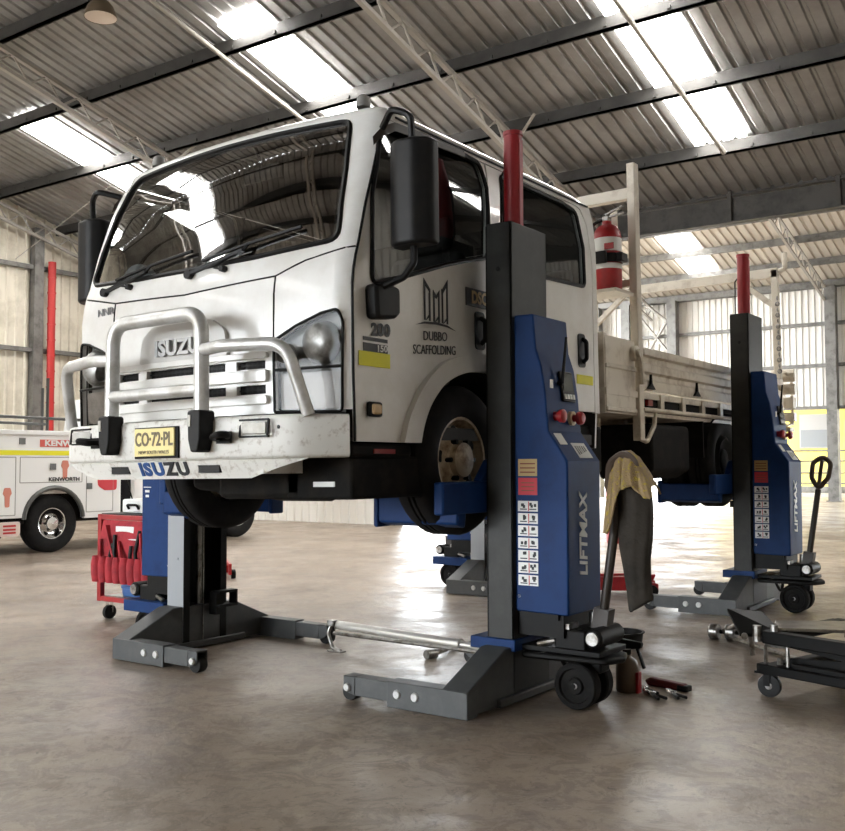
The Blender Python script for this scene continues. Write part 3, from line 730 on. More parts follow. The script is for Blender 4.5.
for s in (1, -1):
    mb = MB()
    for a, b in (((.505,1.225),(.665,1.225)),((.505,1.295),(.665,1.295)),((.505,1.225),(.505,1.295)),((.665,1.225),(.665,1.295))):
        ya = -.708; mb.bar((s*a[0], -.705, a[1]-.0), (s*b[0], -.695, b[1]), .008, .008)
    for x in (.475, .695): mb.lathe([(.001,-.004),(.008,-.003),(.009,0)], (s*x, -.70 if x < .6 else -.668, 1.262), 'y', 8)
    mb.build('lamp_bezel', BLACKP, bump)
mb = MB(); mb.box(-.135,.135,-.742,-.732,1.155,1.28); pl = mb.build('number_plate', PLATE, truck, 40, .004)
text('CO·72·PL', .085, (0,-.7435,1.228), (1,0,0), (0,0,1), 'lettering', mat('plate_ink', srgb(110,96,70), .5), pl, .001, .74, .002)
text('NEW SOUTH WALES', .022, (0,-.7435,1.172), (1,0,0), (0,0,1), 'lettering', mat('plate_ink_small', srgb(110,96,70), .5), pl, .0008, 1)
mb = MB(); mb.box(-.142,.15,-.733,-.722,1.145,1.285); mb.build('plate_holder', BLACKM, pl)
for s in (1, -1):
    mb = MB(); mb.tube(fillet([(s*.40,-.72,1.225),(s*.42,-.78,1.225),(s*.475,-.80,1.235),(s*.495,-.765,1.235),(s*.45,-.72,1.23)], .03, 4), .016, 8)
    mb.box(s*.43-.04, s*.43+.04, -.73, -.715, 1.20, 1.25); mb.build('tow_hook', BLACKM, bump)
# ---- bull bar
bar = MB(); bar.tube(fillet([(-.295,-.745,1.32),(-.29,-.74,1.772),(.31,-.74,1.772),(.315,-.745,1.32)], .10, 8), .033, 14)
bb = bar.build('bull_bar', ALU, truck, 50)
mb = MB(); mb.tube([(-.29,-.75,1.435),(.31,-.75,1.435)], .028, 12); mb.build('cross_tube', ALU, bb)
for s in (1, -1):
    mb = MB(); mb.tube(fillet([(s*.30+.01,-.745,1.605),(s*.45,-.755,1.612),(s*.745,-.68,1.605),(s*.80,-.60,1.31)], [0,.1,.11,0], 8), .028, 12); mb.build('side_hoop', ALU, bb)
    q = s*.305+.01; mb = MB(); mb.prism(fillet([(q-.042,1.345,0),(q+.042,1.345,0),(q+.038,1.22,0),(q+.022,1.165,0),(q-.022,1.165,0),(q-.038,1.22,0)], .012, 2, True), 'y', -.79, -.705); mb.build('bar_foot', BLACKP, bb, 40, .014)
    mb = MB(); mb.box(q-.036, q-.016, -.794, -.786, 1.275, 1.325); mb.build('foot_lamp', LENS, bb)
# ---- chassis, running gear
mb = MB()
for s in (1, -1): mb.box(s*.38-.035, s*.38+.035, -.55, 5.75, 1.14, 1.32)
for y in (-.3, .3, 1.2, 2.2, 3.1, 4.1, 5.0, 5.7): mb.box(-.38,.38,y-.04,y+.04,1.16,1.3)
mb.build('chassis_frame', UNDER, truck)
mb = MB(); mb.box(.06,.6,-.42,.05,.955,1.15); mb.box(-.42,.36,0.0,.9,.96,1.3); mb.tube([(-.65,.41,1.12),(.65,.41,1.12)], .05, 12); mb.prism([(-.35,1.0),(.3,.92),(.3,1.2),(-.35,1.2)], 'x', -.2, .2); mb.build('engine_and_axle', UNDER, truck, 40, .03)
mb = MB(); mb.box(.665,.785,-.425,-.415,1.01,1.032); mb.build('underrun_plate', STICK, truck)
for s in (1, -1):
    road_wheel(truck, s*.81, .41, 1.125, s, name='front_wheel')
    for k, x in enumerate((.83, .60)): road_wheel(truck, s*x, 4.15, 1.13, s, name='rear_wheel', deep=-.03 if k == 0 else .05, rimm=UNDER, nuts=False)  # rear rims take the dark underbody colour, painting in their shade
    mb = MB(); mb.box(s*.52, s*.94, 4.62, 4.64, .80, 1.42); mb.box(s*.52, s*.94, 3.62, 3.64, 1.15, 1.42)
    mb.grid(lambda u, v: (lerp(s*.5, s*.95, v), 4.15-.48*math.cos(PI*u), 1.22+.28*math.sin(PI*u)), 16, 2)
    mb.build('mudguard', UNDER, truck)
mb = MB(); mb.tube([(-.7,4.15,1.13),(.7,4.15,1.13)], .06, 12); mb.lathe([(.001,-.16),(.12,-.12),(.16,0),(.12,.12),(.001,.16)], (0,4.15,1.13), 'y', 16); mb.tube([(0,.9,1.2),(0,4.0,1.14)], .045, 10); mb.build('rear_axle', UNDER, truck)
mb = MB(); mb.prism(fillet([(.45,1.38,0),(.9,1.38,0),(.9,1.06,0),(.8,1.0,0),(.5,1.0,0)], .04, 3, True), 'y', 2.75, 3.45); mb.build('fuel_tank', UNDER, truck, 40, .02)
mb = MB(); mb.box(.45,.86,1.35,2.05,1.05,1.34); mb.build('battery_box', UNDER, truck, 40, .02)
# ---- tray
mb = MB(); mb.box(-.93,.93,1.96,5.8,1.42,1.445); mb.box(-.94,.94,1.96,5.8,1.535,1.575)
for y in [2.1+.45*k for k in range(9)]: mb.box(-.6,.6,y-.03,y+.03,1.32,1.42)
tray = mb.build('tray_deck', TRAYWHITE, truck)
for s in (1, -1):
    M = Matrix.Scale(s, 4, V((1,0,0)))
    mb = MB(M)
    mb.prism([(.905,1.59),(.945,1.59),(.945,1.655),(.928,1.67),(.928,1.70),(.948,1.715),(.948,1.765),(.928,1.78),(.928,1.815),(.955,1.825),(.955,1.872),(.905,1.872)], 'y', 2.53, 5.72)
    sp = mb.build('drop_side', TRAYWHITE, truck, 30)
    mb = MB(M)
    for y in (2.62, 3.48, 4.4, 5.3): mb.prism([(y-.06,1.60),(y+.06,1.60),(y+.01,1.635),(y,1.70),(y-.01,1.635)], 'x', .947, .965); pass
    bsplit(mb, 'side_latch', BLACKM, sp)
    mb = MB(M); mb.tube([(.945,2.5,1.462),(.945,5.78,1.462)], .016, 8)
    for y in [2.53+.40*k for k in range(9)]: mb.box(.925,.95,y+.27,y+.33,1.465,1.575)
    mb.build('rope_rail', TRAYWHITE, truck)
    mb = MB(M); mb.box(.88,.92,2.0,5.75,1.45,1.54); mb.build('rail_backing', UNDER, truck)
    mb = MB(M); mb.box(.90,.935,1.965,2.42,1.45,1.905); mb.box(.905,.945,1.965,2.42,1.70,1.73); mb.box(.90,.945,1.965,2.42,1.43,1.46); mb.build('front_wing_panel', TRAYWHITE, truck, 40, .008)
    mb = MB(M); mb.bar((.925,2.475,1.255),(.925,2.475,3.10), .055, .075); rp = mb.build('rack_post', TRAYWHITE, truck, 40, .005)
    mb = MB(M); mb.tube(fillet([(.925,2.475,1.27),(.925,2.60,1.25),(.93,2.72,1.36),(.93,2.74,1.45)], .05, 4), .016, 8); mb.build('guard_tube', TRAYWHITE, rp)
    mb = MB(M); mb.lathe([(.001,.0),(.05,0),(.05,.03),(.03,.035),(.03,.06),(.001,.06)], (.935,2.38,1.82), 'x', 16); mb.tube([(.98,2.38,1.82),(.985,2.39,1.74),(.98,2.42,1.62)], [.018,.022,.02], 8); mb.build('ratchet_winch', TRAYWHITE, rp)
    mb = MB(M); mb.bar((.92,5.70,1.45),(.92,5.70,2.90), .06, .06); mb.bar((.92,5.70,2.55),(.55,5.70,2.86), .04, .05); mb.tube(fillet([(.92,5.70,2.88),(1.0,5.75,2.90),(1.0,5.75,3.06)], .04, 4), .025, 8); rp2 = mb.build('rack_post', TRAYWHITE, truck, 40, .004)
    mb = MB(M)
    for k in range(14): mb.lathe([(.012,-.008),(.024,0),(.012,.008)], (.945,5.665,1.95+k*.052), 'x' if k % 2 else 'y', 8)
    mb.build('chain', STEEL, rp2)
    mb = MB(M); mb.box(.85,.98,5.82,5.95,1.40,1.44); mb.box(.9,.99,5.9,6.0,1.62,1.72); mb.box(.9,.99,5.9,6.0,1.50,1.58); mb.tube([(.95,5.80,1.45),(.95,6.02,1.48),(.95,6.02,1.9),(.95,5.8,1.95)], .014, 6); mb.tube([(.80,5.92,1.93),(1.0,5.95,1.93)], .06, 10); mb.tube([(.80,5.92,1.80),(1.0,5.95,1.80)], .05, 10)
    mb.build('tail_frame', TRAYWHITE, truck)
    mb = MB(M); mb.box(.985,.995,5.91,5.99,1.51,1.57); mb.box(.93,.95,2.58,2.66,1.49,1.53); bsplit(mb, 'marker_light', TAILRED, truck)
mb = MB(); mb.bar((-.92,2.475,2.90),(.92,2.475,2.90), .06, .075); mb.bar((-.92,2.475,2.30),(.92,2.475,2.30), .05, .05); mb.build('rack_crossbar', TRAYWHITE, truck, 40, .005)
mb = MB(); mb.bar((-.95,5.70,2.87),(.95,5.70,2.87), .06, .09); mb.build('rack_crossbar', TRAYWHITE, truck, 40, .005)
mb = MB(); mb.box(-.93,.93,1.955,1.985,1.42,1.92); mb.build('headboard', TRAYWHITE, truck)
mb = MB(); mb.box(-.93,.93,5.74,5.78,1.58,1.87); mb.build('tailgate', TRAYWHITE, truck)
mb = MB(); mb.box(.66,.93,2.16,2.44,2.205,2.225); mb.bar((.8,2.44,2.225),(.8,2.44,2.80), .05, .012); mb.build('extinguisher_shelf', TRAYWHITE, truck)

# ------------------------------------------------------------------ mobile column lifts
def copy_tree(o, parent=None):
    c = o.copy(); COL.objects.link(c); c.parent = parent
    for ch in list(o.children): copy_tree(ch, c)
    return c
BOLT = mat('bolt_zinc', srgb(200,200,198), .45, .2)
def make_lift(s, dx, label, arm_tip, labels, tilt=0.0, ytop=.60):
    loc = V((s*1.11 + dx, .575, 0))
    root = thing('column_lift', label, 'vehicle lift', loc, group='column lifts under the truck')
    M = Matrix.Diagonal((s, 1, 1, 1)) @ Matrix.Translation((-1.11, -.575, 0))
    def P(x, y, z): return M @ V((x, y, z))
    # base
    mb = MB(M)
    mb.prism([(.005,.016),(.005,.124),(.33,.265),(.81,.265),(1.139,.124),(1.139,.016)], 'x', 1.041, 1.179)
    mb.box(1.02,1.20,.25,.90,.012,.05)
    base = mb.build('base_frame', LIFTGREY, root, 30, .006)
    for y0 in (0.0, 1.054):
        mb = MB(M); mb.box(.74,1.18,y0,y0+.09,.006,.125); mb.box(.545,.74,y0+.006,y0+.084,.03,.118)
        mb.prism([(.545,.03),(.545,.118),(.475,.118),(.475,.06),(.50,.04)],'y',y0+.006,y0+.014); mb.prism([(.545,.03),(.545,.118),(.475,.118),(.475,.06),(.50,.04)],'y',y0+.076,y0+.084); mb.box(.475,.545,y0+.006,y0+.084,.11,.118)
        lg = mb.build('leg', LIFTGREY, root, 30, .004)
        mb = MB(M); mb.lathe([(.001,-.028),(.042,-.028),(.045,-.02),(.045,.02),(.042,.028),(.001,.028)], (.505,y0+.045,.0455), 'y', 24); mb.build('roller', BLACKP, lg)
        mb = MB(M)
        ys = (y0-.004) if y0 == 0 else (y0+.094)
        for x, z, r in ((.505,.066,.019),(.80,.07,.021),(.90,.07,.021)):
            mb.lathe([(.001,-.006),(r*.8,-.006),(r,0),(r,.006)] if y0 == 0 else [(.001,.006),(r*.8,.006),(r,0),(r,-.006)], (x, ys, z), 'y', 14)
        bsplit(mb, 'bolt', BOLT, lg)
    # column: a C section open towards the truck
    mb = MB(M); zb, zt = .05, 2.275; y0, y1 = .3994, .7477
    mb.box(1.168,1.18,y0,y1,zb,zt); mb.box(1.038,1.18,y0,y0+.012,zb,zt); mb.box(1.038,1.18,y1-.012,y1,zb,zt)
    mb.box(1.038,1.18,y0,y1,zt-.006,zt)
    col = mb.build('column', COLGREY, root, 30, .003)
    mb = MB(M); mb.box(1.045,1.166,y0+.013,y0+.02,zb,zt-.01); mb.box(1.045,1.166,y1-.02,y1-.013,zb,zt-.01); mb.box(1.15,1.167,y0+.02,y1-.02,zb,zt-.01); mb.box(1.038,1.046,y0+.0,y0+.05,zb,zt-.01); mb.box(1.038,1.046,y1-.05,y1,zb,zt-.01)
    mb.build('channel_lining', BLACKM, col)
    mb = MB(M); mb.cyl((1.10,.575,zb),(1.10,.575,zt-.02),.02,12); mb.box(1.035,1.04,.552,.558,zb,1.6); mb.build('lift_screw', STEEL, col)
    mb = MB(M); mb.box(1.12,1.124,y1-.1,y1-.06,2.20,2.21); mb.lathe([(.001,-.006),(.012,-.004),(.012,0)],(1.11,y0-.001,2.05),'y',10); mb.lathe([(.001,.006),(.012,.004),(.012,0)],(1.181,.55,.55),'x',10); bsplit(mb, 'bolt', BLACKP, col)
    mb = MB(M); mb.cyl((1.092,.574,zt),(1.092,.574,2.765),.046,20); mb.tube([(1.092,.574,2.745),(1.092,.574,2.765)],.05,20); mb.box(1.135,1.14,.56,.59,2.28,2.72); mb.build('screw_cover', RODRED, col, 40)
    mb = MB(M); mb.tube(fillet([(1.045,.56,zt),(1.03,.56,2.30),(1.03,.56,2.55),(1.05,.565,2.58)],.02,3),.006,6); mb.build('cable', BLACKP, col)
    # carriage with wheel forks
    mb = MB(M); mb.box(.975,1.03,.20 if s < 0 else .04,1.10,.885,1.035); mb.box(1.03,1.15,.43,.72,.80,1.30); mb.prism([(.35,1.035),(.80,1.035),(.70,1.14),(.45,1.14)],'x',.985,1.03)
    car = mb.build('carriage', LIFTBLUE, root, 30, .01)
    for ya in (.20, .88):
        mb = MB(M); mb.prism([(ya,.835),(ya+.07,.815),(ya+.09,.955),(ya-.0,.965)] if ya < .5 else [(ya,.955),(ya+.02,.815),(ya+.09,.835),(ya+.09,.965)],'x',arm_tip,1.0); mb.box(arm_tip-.01,arm_tip+.02,ya-.01,ya+.10,.81,.985); mb.build('fork_arm', LIFTBLUE, car, 30, .01)
    mb = MB(M)
    for k in range(9): mb.box(1.0,1.06,.44+.03*k,.452+.03*k,.78,.83)
    mb.build('brush_strip', BLACKM, car)
    # step plate
    mb = MB(M)
    if s > 0: mb.box(.955,1.036,.383,.70,.245,.30); mb.box(.955,1.20,.375,.397,.245,.30); mb.box(1.182,1.20,.383,.70,.245,.30)
    if s < 0: mb.box(1.22,1.60,.42,.72,.235,.27); mb.box(1.22,1.60,.40,.42,.20,.27)
    mb.build('step_plate', LIFTBLUE, root, 30, .004)
    if s > 0: mb = MB(M); mb.box(1.20,1.60,.44,.72,.25,.275); mb.build('pump_plate', BLACKM, root, 30, .004)
    # control cabinet: profile in x,z run along y
    prof = [(1.181,.43),(1.455,.425),(1.458,1.13),(1.36,1.27),(1.345,1.45),(1.325,1.575),(1.297,1.66),(1.285,1.822),(1.181,1.822)]
    mb = MB(M); mb.prism(prof, 'y', .42, .76); cb = mb.build('control_cabinet', LIFTBLUE, root, 30, .008, 2)
    mb = MB(M); mb.box(1.181,1.42,.44,.74,.32,.43); mb.box(1.2,1.40,.425,.755,.40,.435); mb.build('cabinet_foot', BLACKM, cb)
    # keypad and screen on the leaning face
    a, b = V((1.345,.59,1.45)), V((1.325,.59,1.575)); up = (b-a).normalized(); nrm = V((up.z,0,-up.x))
    def face(y0, y1, t0, t1, h0, h1, mbx):
        vs = [a.lerp(b, t)+V((0,y-.59,0))+nrm*h for h in (h0,h1) for t in (t0,t1) for y in (y0,y1)]
        mbx.add(vs, [(0,1,3,2),(4,6,7,5),(0,4,5,1),(2,3,7,6),(0,2,6,4),(1,5,7,3)])
    mb = MB(M); face(.575,.705,-.30,.88,.0,.012,mb); kp = mb.build('control_panel', BLACKP, cb, 30, .006)
    mb = MB(M); face(.59,.69,.10,.75,.012,.014,mb); mb.build('screen', SCREEN, kp)
    mb = MB(M)
    for k in range(4): face(.587+.028*k,.607+.028*k,-.20,-.02,.012,.016,mb)
    bsplit(mb, 'key', STICK, kp)
    mb = MB(M); mb.cyl((1.36,.565,1.50),(1.375,.58,1.72),.009,8,.006); mb.cyl((1.33,.565,1.50),(1.362,.565,1.50),.012,10); mb.build('antenna', BLACKP, cb)
    mb = MB(M); mb.lathe([(.001,.0),(.022,0),(.022,.03),(.001,.03)],(1.35,.50,1.34),'x',16); mb.lathe([(.012,.03),(.03,.03),(.032,.05),(.02,.058),(.001,.058)],(1.35,.50,1.34),'x',16); mb.build('switch_knob', RED, cb)
    mb = MB(M); mb.lathe([(.001,0),(.034,0),(.034,.022),(.02,.024)],(1.35,.655,1.335),'x',18); mb.build('stop_collar', mat('collar_%d' % (s+1), srgb(215,190,150), .5), cb)
    mb = MB(M); mb.lathe([(.016,.022),(.016,.045),(.032,.047),(.032,.065),(.022,.075),(.001,.076)],(1.35,.655,1.335),'x',18); mb.build('stop_button', RED, cb)
    # cable entry and small things
    mb = MB(M); mb.lathe([(.006,-.003),(.008,0)],(1.2,.419,.50),'y',8); mb.box(1.3605,1.362,.44,.47,1.47,1.51); bsplit(mb, 'screw', STICK, cb)
    a2, b2 = V((1.4585,.0,1.13)), V((1.3605,.0,1.27)); u2 = (b2-a2).normalized(); n2 = V((u2.z,0,-u2.x))
    def slope(y0, y1, t0, t1, mbx):
        vs = [a2.lerp(b2, t)+V((0,y,0))+n2*h for h in (-.001,.0025) for t in (t0,t1) for y in (y0,y1)]
        mbx.add(vs, [(0,1,3,2),(4,6,7,5),(0,4,5,1),(2,3,7,6),(0,2,6,4),(1,5,7,3)])
    mb = MB(M); slope(.455,.525,.55,.92,mb); slope(.565,.70,.10,.60,mb); st = bsplit(mb, 'sticker', STICK, cb)[-1]
    if labels:
        mb = MB(M)
        for k in range(5): slope(.578+.022*k,.592+.022*k,.2+.03*k,.5,mb)
        mb.build('sticker_print', LIFTGREY, st)
        mb = MB(M); mb.box(1.20,1.30,.4185,.4205,1.06,1.14); mb.build('sticker', STICKT, cb)
        mb = MB(M); mb.box(1.20,1.30,.4185,.4205,.972,1.052); rs = mb.build('sticker', STICKR, cb)
        mb = MB(M)
        for q in range(3): mb.box(1.21,1.29,.4175,.419,1.075+.02*q,1.081+.02*q); mb.box(1.215,1.285,.4175,.419,.99+.018*q,.995+.018*q)
        mb.build('sticker_print', mat('print_brown_%d' % (s+1), srgb(120,60,40), .6), rs)
        mb = MB(M)
        for k in range(7): mb.box(1.197,1.302,.4185,.4205,.895-.0573*k,.944-.0573*k)
        pg = bsplit(mb, 'instruction_sticker', STICK, cb)
        rr = random.Random(3)
        for k in range(7):
            mb = MB(M); mb.box(1.253,1.257,.417,.419,.897-.0573*k,.942-.0573*k,1)
            for c in (0, 1):
                x0 = 1.205+.05*c; z0 = .900-.0573*k
                mb.box(x0+.004,x0+.040,.417,.419,z0+.003,z0+.008)
                for q in range(3): 
                    xx = x0+.004+rr.random()*.024; zz = z0+.010+rr.random()*.014; mb.box(xx,xx+.012,.417,.419,zz,zz+.014)
            mb.build('pictogram', [DARKTXT, STICKR], pg[k])
        if s > 0: text('LIFTMAX', .105, P(1.459,.575,.785), (0,0,1), (0,-1,0), 'lettering', GREYTXT, cb, .0012, .92, .003, shear=.12)
    else:
        mb = MB(M); mb.box(1.37,1.44,.4185,.4205,.975,.98); mb.box(1.385,1.425,.4185,.4205,.945,.96); mb.box(1.39,1.42,.4185,.4205,.915,.93); bsplit(mb, 'sticker', STICK, cb)
        mb = MB(M); mb.box(1.038,1.18,.3975,.3994,.06,1.9); mb.lathe([(.001,-.006),(.01,-.004),(.01,0)],(1.09,.397,.55),'y',10); mb.build('flange_plate', LIFTLIGHT, col)
    if not labels:
        mb = MB(M); mb.box(.94,1.0,.60,.75,.33,.345); mb.box(.94,1.0,.735,.75,.245,.345); mb.box(.94,1.0,.60,.75,.245,.26); mb.box(.97,1.03,.60,.66,.2,.34); mb.build('stop_bracket', BLACKM, base)
    # steering unit with pump, twin wheels and tiller
    mb = MB(M); mb.prism(fillet([(1.20,.42,0),(1.62,.46,0),(1.66,.575,0),(1.62,.69,0),(1.20,.73,0)],.03,3,True),'z',.215,.245)
    mb.box(1.36,1.52,.46,.68,.245,.36); mb.box(1.40,1.56,.53,.63,.16,.215); mb.tube([(1.56,.45,.33),(1.56,.70,.33)],.045,14)
    su = mb.build('steering_unit', BLACKM, root, 30, .01)
    mb = MB(M); mb.box(1.34,1.44,.455,.55,.36,.385); mb.cyl((1.50,.60,.30),(1.50,.60,.43),.028,14); mb.cyl((1.47,.50,.30),(1.47,.50,.36),.012,10); mb.cyl((1.56,.44,.33),(1.56,.47,.33),.03,14); mb.tube([(1.36,.47,.30),(1.28,.45,.28)],.014,8); mb.cyl((1.30,.47,.23),(1.30,.47,.26),.016,8); bsplit(mb, 'pump_fitting', STEEL, su)
    for y in (.495, .625):
        mb = MB(M); mb.lathe([(.001,-.03),(.035,-.032),(.04,-.02),(.075,-.02),(.08,-.034),(.1,-.034),(.106,-.024),(.106,.024),(.1,.034),(.08,.034),(.075,.02),(.04,.02),(.035,.032),(.001,.03)],(1.46,y,.106),'y',32); w = mb.build('wheel', RUBBER, su, 30)
        mb = MB(M); mb.lathe([(.001,-.035),(.012,-.034),(.014,-.03)],(1.46,y,.106),'y',10); mb.build('hub', STEEL, w)
    mb = MB(M); mb.tube([(1.455,.455,.106),(1.455,.67,.106)],.012,8); mb.box(1.43,1.49,.545,.575,.106,.22); mb.build('axle', BLACKM, su)
    t = tilt; z1 = 1.20
    def T(u, z): return (1.53 + (z-.33)*(.15 if s > 0 else .02) + .0, .60 + u + t*(z-.33), z)
    mb = MB(M); mb.bar(T(0,.33), T(0,.45), .075, .07); mb.tube([T(0,.42), T(0,.92)], [.022,.022], 10)
    tl = mb.build('tiller', mat('tiller_%s' % 'ab'[s > 0], srgb(48,39,32), .5), root, 40)  # tiller base colour darkened to put the shade on it into the paint
    mb = MB(M); mb.tube(fillet([*[V(T(0,a))+V((b,0,0)) for a, b in ((.92,0),(1.01,-.06),(1.12,-.065),(1.17,0),(1.12,.065),(1.01,.06))]],.05,5,True),.018,8,closed=True); mb.bar(T(0,.92),T(0,1.15),.025,.02); mb.build('loop_handle', mat('loop_%s' % 'ab'[s > 0], srgb(72,57,45), .5), tl)
    mb = MB(M)
    mb.tube(fillet([(1.20,.60,.45),(1.26,.74,.42),(1.30,.78,.25),(1.30,.72,.10),(1.25,.70,.22),(1.32,.68,.26)],.06,5),.012,6); mb.build('hydraulic_hose', BLACKP, su)
    if s > 0:
        mb = MB(M); mb.tube(fillet([(1.07,.74,.09),(1.05,.74,.018),(1.10,.74,.018),(1.11,.74,.09)],.01,2),.007,6); mb.build('guide_hook', STEEL, base)
    return root
LFR = make_lift(1, 0, 'grey and blue column lift with a khaki towel on its tiller, by the front wheel', .52, True)
LRR = copy_tree(LFR); LRR.location.y += 3.579
LRR['label'] = 'grey and blue column lift at the rear of the tray, beside the dark lift table'
LFL = make_lift(-1, -.069, 'grey and blue column lift beside the red tool trolley, under the bumper', .78, False)
LRL = copy_tree(LFL); LRL.location = (-1.24, .575+3.50, 0)
LRL['label'] = 'far column lift glimpsed under the cab, between truck wheel and bright floor'

# ------------------------------------------------------------------ things around the truck
# fire extinguisher on its shelf by the rack
c = V((.80, 2.33, 2.226)) 
Rm = Matrix.Translation(truck.location) @ Matrix.Rotation(ROLL, 4, 'Y')
ex = thing('fire_extinguisher', 'red fire extinguisher standing behind the cab by the rack post', 'fire extinguisher', Rm @ c, (0, ROLL, 0))
mb = MB(); mb.lathe([(.001,0),(.082,0),(.09,.012),(.09,.37),(.082,.41),(.06,.44),(.03,.455),(.03,.475),(.001,.475)], (0,0,0), 'z', 28); cy = mb.build('cylinder', RED, ex, 40)
mb = MB(); mb.lathe([(.0915,.265),(.0915,.355)], (0,0,0), 'z', 28); mb.lathe([(.0915,.15),(.0915,.185)], (0,0,0), 'z', 28); mb.build('label_band', STICK, cy)
mb = MB(); mb.lathe([(.0925,.255),(.0925,.262)], (0,0,0), 'z', 28); mb.box(.02,.085,-.094,-.088,.27,.31); mb.build('label_print', RED, cy)
mb = MB(); mb.lathe([(.095,.19),(.098,.195),(.098,.245),(.095,.25)], (0,0,0), 'z', 28); mb.box(-.04,.04,-.12,-.09,.18,.26); mb.box(.085,.125,-.06,.04,.19,.25); mb.box(-.12,-.085,-.05,.03,.16,.22); mb.build('bracket_strap', BLACKP, ex, 40, .008)
mb = MB(); mb.box(-.02,.02,-.03,.03,.475,.505); mb.bar((-.01,0,.50),(.12,0,.515),.022,.012); mb.bar((-.01,0,.52),(.11,0,.56),.022,.01); mb.build('valve_handle', STEEL, ex, 40, .003)
mb = MB(); mb.tube(fillet([(-.02,0,.49),(-.09,-.02,.47),(-.115,-.03,.36),(-.11,-.03,.12)],.05,5),.011,8); mb.build('hose', BLACKP, ex)

# chrome bar lying between the lift legs
A, B = V((-.385,.97,.15)), V((.82,.80,.155)); d = (B-A).normalized()
br = thing('steel_bar', 'long chrome bar lying from leg bracket to the blue step plate', 'bar', A)
mb = MB(); mb.tube([V((0,0,0)), (B-A)*.82], .027, 14); mb.tube([(B-A)*.80, B-A], .017, 12); mb.tube([(B-A)*.79,(B-A)*.82], .029, 14); mb.build('tube', BARM, br, 40)
mb = MB(); mb.tube([V((0,-.03,-.045)), (B-A)+V((0,-.012,-.022))], .011, 8); mb.build('lower_rod', STEEL, br)
mb = MB(); mb.bar((-.02,-.02,-.004),(-.02,-.02,.03),.05,.05); mb.tube(fillet([(-.02,-.02,.02),(-.045,-.03,-.05),(.0,-.04,-.135),(.07,-.045,-.143)],.03,4),.012,8); mb.box(-.02,.09,-.075,-.02,-.15,-.142); mb.build('foot_bracket', STEEL, br, 40, .004)
p = V((.243,1.082,0))
ex2 = thing('extension_bar', 'short steel tube on the floor behind the chrome bar', 'tube', p)
mb = MB(); q = V((-.067,.34,.0)); mb.tube([V((0,0,.027)), q+V((0,0,.02))], .017, 10); mb.build('tube', STEEL, ex2)
mb = MB(); mb.tube([V((-.012,-.05,.027)), V((.003,.02,.027))], .027, 12); mb.build('socket_end', STEEL, ex2)

# spray bottle, tools, drain pan
b = thing('spray_bottle', 'brown spray bottle with black trigger standing behind the lift wheels', 'bottle', (1.50,.95,0))
mb = MB(); mb.lathe([(.001,0),(.050,0),(.055,.01),(.055,.12),(.048,.15),(.02,.17),(.018,.185),(.001,.185)], (0,0,0), 'z', 24); mb.build('bottle_body', BROWNBOT, b, 50)
mb = MB(); mb.cyl((0,0,.18),(0,0,.205),.022,14); mb.prism(fillet([(-.035,.205,0),(.075,.215,0),(.085,.245,0),(-.03,.255,0)],.01,2,True),'y',-.014,.014); mb.bar((.055,0,.215),(.09,0,.12),.018,.014); mb.build('trigger_head', BLACKP, b, 40, .003)
mb = MB(); mb.box(.053,.066,-.02,.02,.0,.10); mb.build('red_tag', RED, b)
tp = thing('tool_pouch', 'dark red grip knife lying flat behind the pliers', 'tool', (1.64,1.13,0), (0,0,-.19))
mb = MB(); mb.prism(fillet([(-.11,.0,0),(.11,.0,0),(.12,.02,0),(.09,.035,0),(-.10,.04,0),(-.13,.025,0)],.012,3,True),'y',-.022,.022); mb.build('grip', mat('grip_red', srgb(96,24,24), .5), tp, 40, .008)
mb = MB(); mb.box(.06,.12,-.024,.024,.002,.03); mb.build('grip_cap', BLACKP, tp, 40, .006)
for i, (x, y, a, lab) in enumerate(((1.575,1.0,-2.35,'steel pliers closest to the brown spray bottle on the floor'),(1.645,.92,-2.3,'steel pliers lying between the two other pairs on the floor'),(1.72,.99,-2.35,'steel pliers closest to the end cap of the red grip knife'))):
    if i == 0:
        t0 = thing('pliers', lab, 'pliers', (x,y,0), (0,0,a), 'hand tools on the floor')
        mb = MB(); mb.tube(fillet([(0,.0,.012),(.012,.05,.012),(.02,.10,.012)],.03,3),.008,8); mb.tube(fillet([(0,.0,.012),(-.012,.05,.012),(-.02,.10,.012)],.03,3),.008,8); mb.build('grip', BLACKP, t0)
        mb = MB(); mb.lathe([(.001,-.01),(.016,-.009),(.016,.009),(.001,.01)],(0,0,.012),'z',12); mb.prism([(-.012,0),(.012,0),(.006,-.075),(-.006,-.075)],'z',.004,.02); mb.build('jaw', CHROME, t0, 40, .002)
    else:
        t1 = copy_tree(t0); t1.location = (x,y,0); t1.rotation_euler = (0,0,a); t1['label'] = lab
dp = MB(); dp.lathe([(.001,.004),(.115,.004),(.125,.085),(.135,.09),(.135,.095),(.12,.095),(.108,.012),(.001,.012)], (0,0,0), 'z', 32)
o = dp.build('drain_pan', BLACKM, None, 40); o.location = (.98,2.05,0); tag(o, 'round dark drain pan on the floor behind the lift wheels', 'pan')

